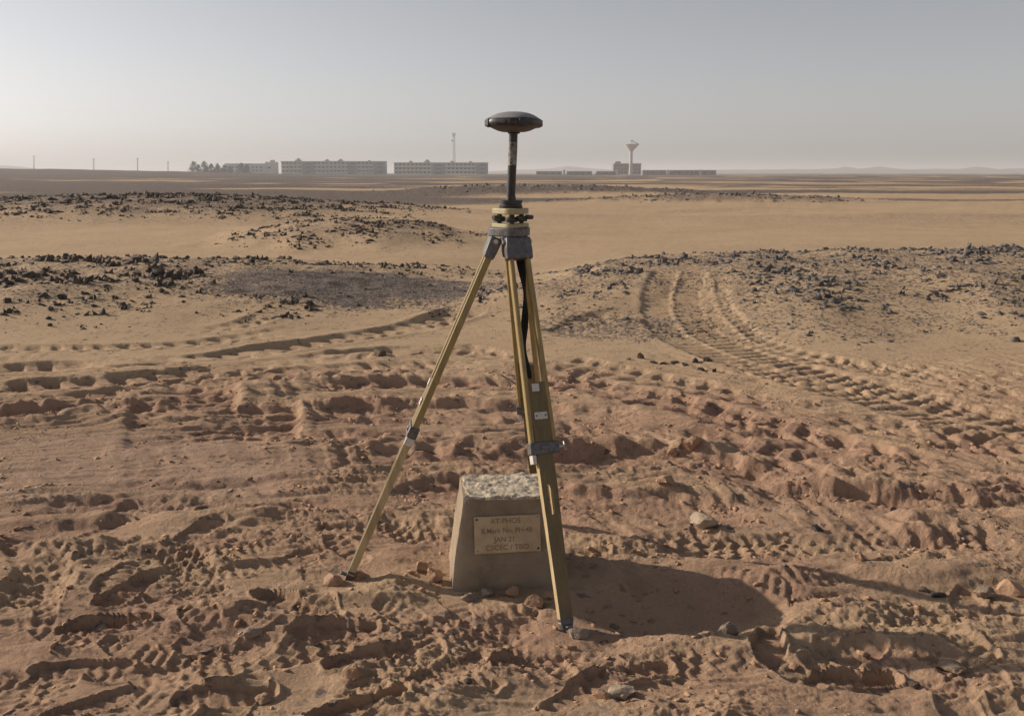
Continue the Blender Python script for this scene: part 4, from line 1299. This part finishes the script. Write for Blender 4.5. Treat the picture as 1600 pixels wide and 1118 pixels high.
LAB = {'left': ('black stone', 'left stony rise'), 'right': ('grey stone', 'right stony rise'), 'right2': ('grey stone', 'low far-right rise'),
       'middle': ('dark stone', 'small middle rise'), 'back': ('dark stone', 'long back rise'),
       'far': ('grey stone', 'distant right strip'), 'far2': ('grey stone', 'distant centre strip')}
for k, (x, y, s, name, kind, z) in enumerate(ind):
    cx, cy, rx, ry, h = RISES[name]
    u = 800 + F * x / y
    pos = 'crest' if y > cy - ry * 0.35 else 'front slope'
    third = ('left end', 'left half', 'centre', 'right half', 'right end')[min(4, max(0, int((x - (cx - rx)) / (2 * rx) * 5)))]
    size = 'large' if s > 0.135 else ('medium' if s > 0.10 else 'small')
    adj = (('flattish', 'blocky', 'pointed', 'low') if kind == 'black' else ('flat', 'low', 'blocky', 'slabby'))[k % 4]
    noun, where = LAB[name]
    place((BLACK if kind == 'black' else GREY)[k % 12], x, y, z - 0.14 * s, s,
          f'{size} {adj} {noun} on the {pos} at {third} of the {where}', f'{size} {adj} stones on the {pos}, {third}, {where}', seed=k)

def joined(name, items, meshes, mat, label, cat, seed=1):
    r = np.random.default_rng(seed)
    data = []
    for me_ in meshes:
        v = np.array([q.co[:] for q in me_.vertices]); f = [tuple(p.vertices) for p in me_.polygons]
        data.append((v, np.array([t for t in f if len(t) == 3])))
    V = []; Fc = []; off = 0
    for k, (x, y, s, z) in enumerate(items):
        v, f = data[k % len(data)]
        a = r.uniform(0, 6.28); ca, sa = math.cos(a), math.sin(a)
        w = v * np.array([s * r.uniform(.85, 1.25), s * r.uniform(.8, 1.1), s * r.uniform(.7, 1.1)])
        w = np.stack([w[:, 0] * ca - w[:, 1] * sa + x, w[:, 0] * sa + w[:, 1] * ca + y, w[:, 2] + z - 0.12 * s], -1)
        V.append(w); Fc.append(f + off); off += len(v)
    V = np.concatenate(V); Fc = np.concatenate(Fc)
    me_ = bpy.data.meshes.new(name)
    me_.vertices.add(len(V)); me_.vertices.foreach_set('co', V.ravel())
    me_.loops.add(len(Fc) * 3); me_.loops.foreach_set('vertex_index', Fc.ravel().astype(np.int32))
    me_.polygons.add(len(Fc)); me_.polygons.foreach_set('loop_start', (np.arange(len(Fc)) * 3).astype(np.int32))
    me_.update(calc_edges=True); me_.materials.append(M[mat])
    o = bpy.data.objects.new(name, me_); COL.objects.link(o)
    return tag(o, label, cat, kind='stuff')
joined('scattered_stones', [(p[0], p[1], p[2], p[5]) for p in stuff if p[4] == 'black'], BLACK, 'rock_black', 'small dark stones strewn over the left stony rises', 'stones', 2)
joined('scattered_stones', [(p[0], p[1], p[2], p[5]) for p in stuff if p[4] == 'grey'], GREY, 'rock_grey', 'small grey stones strewn over the right and middle stony rises', 'stones', 3)

# grit: countless pebbles on the dark patch and around
PEB = [rock_mesh(380 + k, 0.7, 7, 0, 'rock_grey', 1.0) for k in range(6)]
def pebbles(n, xr, yr, fn, smin, smax):
    x = rng.uniform(*xr, n); y = rng.uniform(*yr, n)
    _, gr, rd, pk = ground(x, y, True)
    acc = rng.random(n) < fn(gr, rd, x, y)
    for pl_, w_, *_r in TRACKS[8:10]:
        acc &= np.abs(along(x, y, pl_)[0]) > w_ * 0.55
    x = x[acc]; y = y[acc]; s = smin * (smax / smin) ** (rng.random(len(x)) ** 2.0)
    z = ground(x, y)
    return list(zip(x, y, s, z))
pb = pebbles(34000, (-4.5, 5.5), (7.6, 13.5), lambda g, r, x, y: np.clip(g * 1.1, 0, 1), 0.014, 0.05)
joined('pebble_grit', pb, PEB, 'grit', 'fine dark grit of pebbles on sand behind the tripod', 'pebbles', 4)
pb = pebbles(9000, (-5.0, 5.0), (7.5, 16.0), lambda g, r, x, y: 0.10 + 0 * x, 0.010, 0.05)
pb += pebbles(1500, (-2.8, 2.8), (2.2, 7.0), lambda g, r, x, y: 0.25 + 0 * x, 0.006, 0.022)
joined('pebble_scatter', pb, PEB, 'rock_grey', 'sparse small pebbles lying over the open sand', 'pebbles', 5)
cb = pebbles(48000, (-3.4, 3.4), (2.1, 7.4), lambda g, r, x, y: np.clip(0.18 + 0.9 * fbm(x / 0.35, y / 0.25, 2, 460) + 0.35 * (r - 0.6), 0, 1), 0.006, 0.055)
joined('soil_crumbs', cb, PEB, 'clod', 'loose reddish soil crumbs over the churned foreground', 'soil crumbs', 6)

# single stones and clods near the camera: photo u, v of the base, width px, height ratio, material, label
near = [
    (1100, 824, 58, 0.62, 'rock_pale', 'pale angular boulder on churned sand right of the marker', 'boulder'),
    (1276, 829, 30, 0.5, 'rock_black', 'small dark stone right of the pale boulder', 'stone'),
    (1138, 994, 46, 0.6, 'rock_dusty', 'rough brown stone at the tip of the marker shadow', 'stone'),
    (902, 995, 42, 0.6, 'rock_dusty', 'crusty dusty clod at the foot of the front tripod leg', 'clod'),
    (520, 915, 40, 0.6, 'clod', 'brown clod left of the left tripod foot', 'clod'),
    (556, 903, 34, 0.5, 'clod', 'dark clod touching the left tripod foot', 'clod'),
    (680, 910, 32, 0.95, 'clod', 'upright reddish clod left of the marker base', 'clod'),
    (657, 893, 34, 0.7, 'clod', 'reddish clod farther left of the marker, behind the upright one', 'clod'),
    (733, 939, 36, 0.42, 'rock_dusty', 'flat dusty stone at the left front corner of the marker', 'stone'),
    (762, 932, 32, 0.6, 'rock_dusty', 'rough dusty stone against the marker front', 'stone'),
    (798, 933, 38, 0.62, 'clod', 'rounded brown stone against the middle of the marker front', 'stone'),
    (831, 948, 42, 0.68, 'clod', 'largest rounded stone in front of the marker', 'stone'),
    (836, 960, 28, 0.4, 'clod', 'small flat clod just below the largest rounded stone', 'clod'),
    (858, 935, 26, 0.5, 'clod', 'small stone between marker and front tripod leg', 'stone'),
    (1086, 712, 42, 0.75, 'clod', 'big sandy clod on the rut edge right of the tripod', 'clod'),
    (1052, 705, 26, 0.7, 'clod', 'smaller sandy clod left of the big one on the rut edge', 'clod'),
    (1040, 760, 46, 0.5, 'clod', 'weathered sandy clod above the pale boulder', 'clod'),
    (1545, 935, 46, 0.55, 'rock_dusty', 'dusty boulder at the right edge, left of the reddish one', 'boulder'),
    (1588, 930, 50, 0.75, 'clod', 'reddish boulder at the right photo edge', 'boulder'),
    (1470, 935, 34, 0.4, 'rock_black', 'dark stone in the hollow left of the dusty boulder', 'stone'),
    (1445, 915, 22, 0.5, 'rock_black', 'small dark stone above the hollow at right', 'stone'),
    (1345, 876, 24, 0.8, 'clod', 'brown clod on the hump right of centre', 'clod'),
    (393, 990, 40, 0.45, 'rock_dusty', 'crumbly dusty stone in the left foreground', 'stone'),
    (158, 985, 36, 0.5, 'rock_dusty', 'crumbly brown stone in the far left foreground', 'stone'),
    (376, 980, 16, 0.5, 'rock_pale', 'tiny whitish stone in the left foreground', 'stone'),
    (548, 1056, 38, 0.7, 'clod', 'dark red clod in the lower left foreground', 'clod'),
    (729, 1068, 24, 0.6, 'rock_black', 'dark rounded stone in the bottom centre foreground', 'stone'),
    (940, 1092, 34, 0.6, 'clod', 'brown clod left of the pale one in the bottom foreground', 'clod'),
    (972, 1092, 58, 0.5, 'rock_pale', 'pale crusty clod in the bottom centre foreground', 'clod'),
    (1490, 1052, 50, 0.35, 'rock_dusty', 'flat dusty stone in the shaded rut at lower right', 'stone'),
    (1430, 1076, 26, 0.6, 'rock_black', 'small dark stone below the shaded rut at lower right', 'stone'),
    (178, 1112, 30, 0.5, 'clod', 'brown clod at the bottom left', 'clod'),
    (410, 1098, 34, 0.4, 'clod', 'flat brown clod near the bottom, left of centre', 'clod'),
    (1240, 1030, 28, 0.5, 'clod', 'brown clod below the marker shadow', 'clod'),
    (1590, 520, 24, 0.6, 'rock_grey', 'grey stone at the right edge on open sand', 'stone'),
    (100, 652, 30, 0.5, 'rock_grey', 'grey clod by the left rut', 'stone'),
    (592, 556, 26, 0.7, 'rock_black', 'dark stone on the track just left of the tripod', 'stone'),
    (983, 562, 12, 0.6, 'rock_black', 'leftmost black stone of the short dark row right of the tripod', 'stone'),
    (1002, 561, 17, 0.9, 'rock_black', 'pointed black stone in the short dark row', 'stone'),
    (1022, 568, 18, 0.5, 'rock_black', 'flat black stone in the short dark row', 'stone'),
    (1036, 568, 16, 0.5, 'rock_black', 'black stone in the middle of the short dark row', 'stone'),
    (1055, 568, 20, 0.5, 'rock_black', 'wide black stone of the short dark row', 'stone'),
    (1070, 570, 14, 0.5, 'rock_black', 'small black stone near the right of the short dark row', 'stone'),
    (1085, 566, 18, 0.7, 'rock_black', 'square black stone near the right end of the short dark row', 'stone'),
    (1107, 565, 17, 0.7, 'rock_black', 'last black stone at the right end of the short dark row', 'stone'),
    (1096, 580, 14, 0.7, 'rock_black', 'black stone just below the short dark row', 'stone'),
    (1116, 581, 12, 0.7, 'rock_black', 'second black stone below the short dark row', 'stone'),
]
for k, (u, v, wpx, ratio, mat, lab, cat) in enumerate(near):
    x, y = P(u, v)
    z = gz1(x, y)
    x, y = P(u, v, z); z = gz1(x, y)
    s = wpx / F * math.hypot(y, EYE) * 1.06
    det = 3 if v > 640 else 1
    me_ = rock_mesh(500 + k, ratio, 16, det, mat, 1.0 if mat != 'rock_black' else 1.5)
    if det == 3:
        me_.polygons.foreach_set('use_smooth', np.ones(len(me_.polygons), dtype=bool)); me_.set_sharp_from_angle(angle=math.radians(35))
    place(me_, x, y + 0.2 * s, z - 0.02 * s, s, lab, None, 'boulder' if cat == 'boulder' else ('clod' if cat == 'clod' else 'stone'), 0.15, k, cat, (s, s * 0.9, s))

# ------------------------------------------------------------------ dusty air
hz = MB().box((0, 0, 16.0), (20400, 20400, 44.0)).build('haze', 'hill')
hz.data.materials.clear()
hm = bpy.data.materials.new('dusty_air'); hm.use_nodes = True
nt = hm.node_tree; nt.nodes.clear()
out = nt.nodes.new('ShaderNodeOutputMaterial'); pv = nt.nodes.new('ShaderNodeVolumePrincipled')
pv.inputs['Color'].default_value = (0.86, 0.88, 0.91, 1)
pv.inputs['Density'].default_value = 0.0004
pv.inputs['Anisotropy'].default_value = 0.17
nt.links.new(pv.outputs[0], out.inputs['Volume'])
hz.data.materials.append(hm)
tag(hz, 'pale dusty haze', 'haze', kind='stuff')
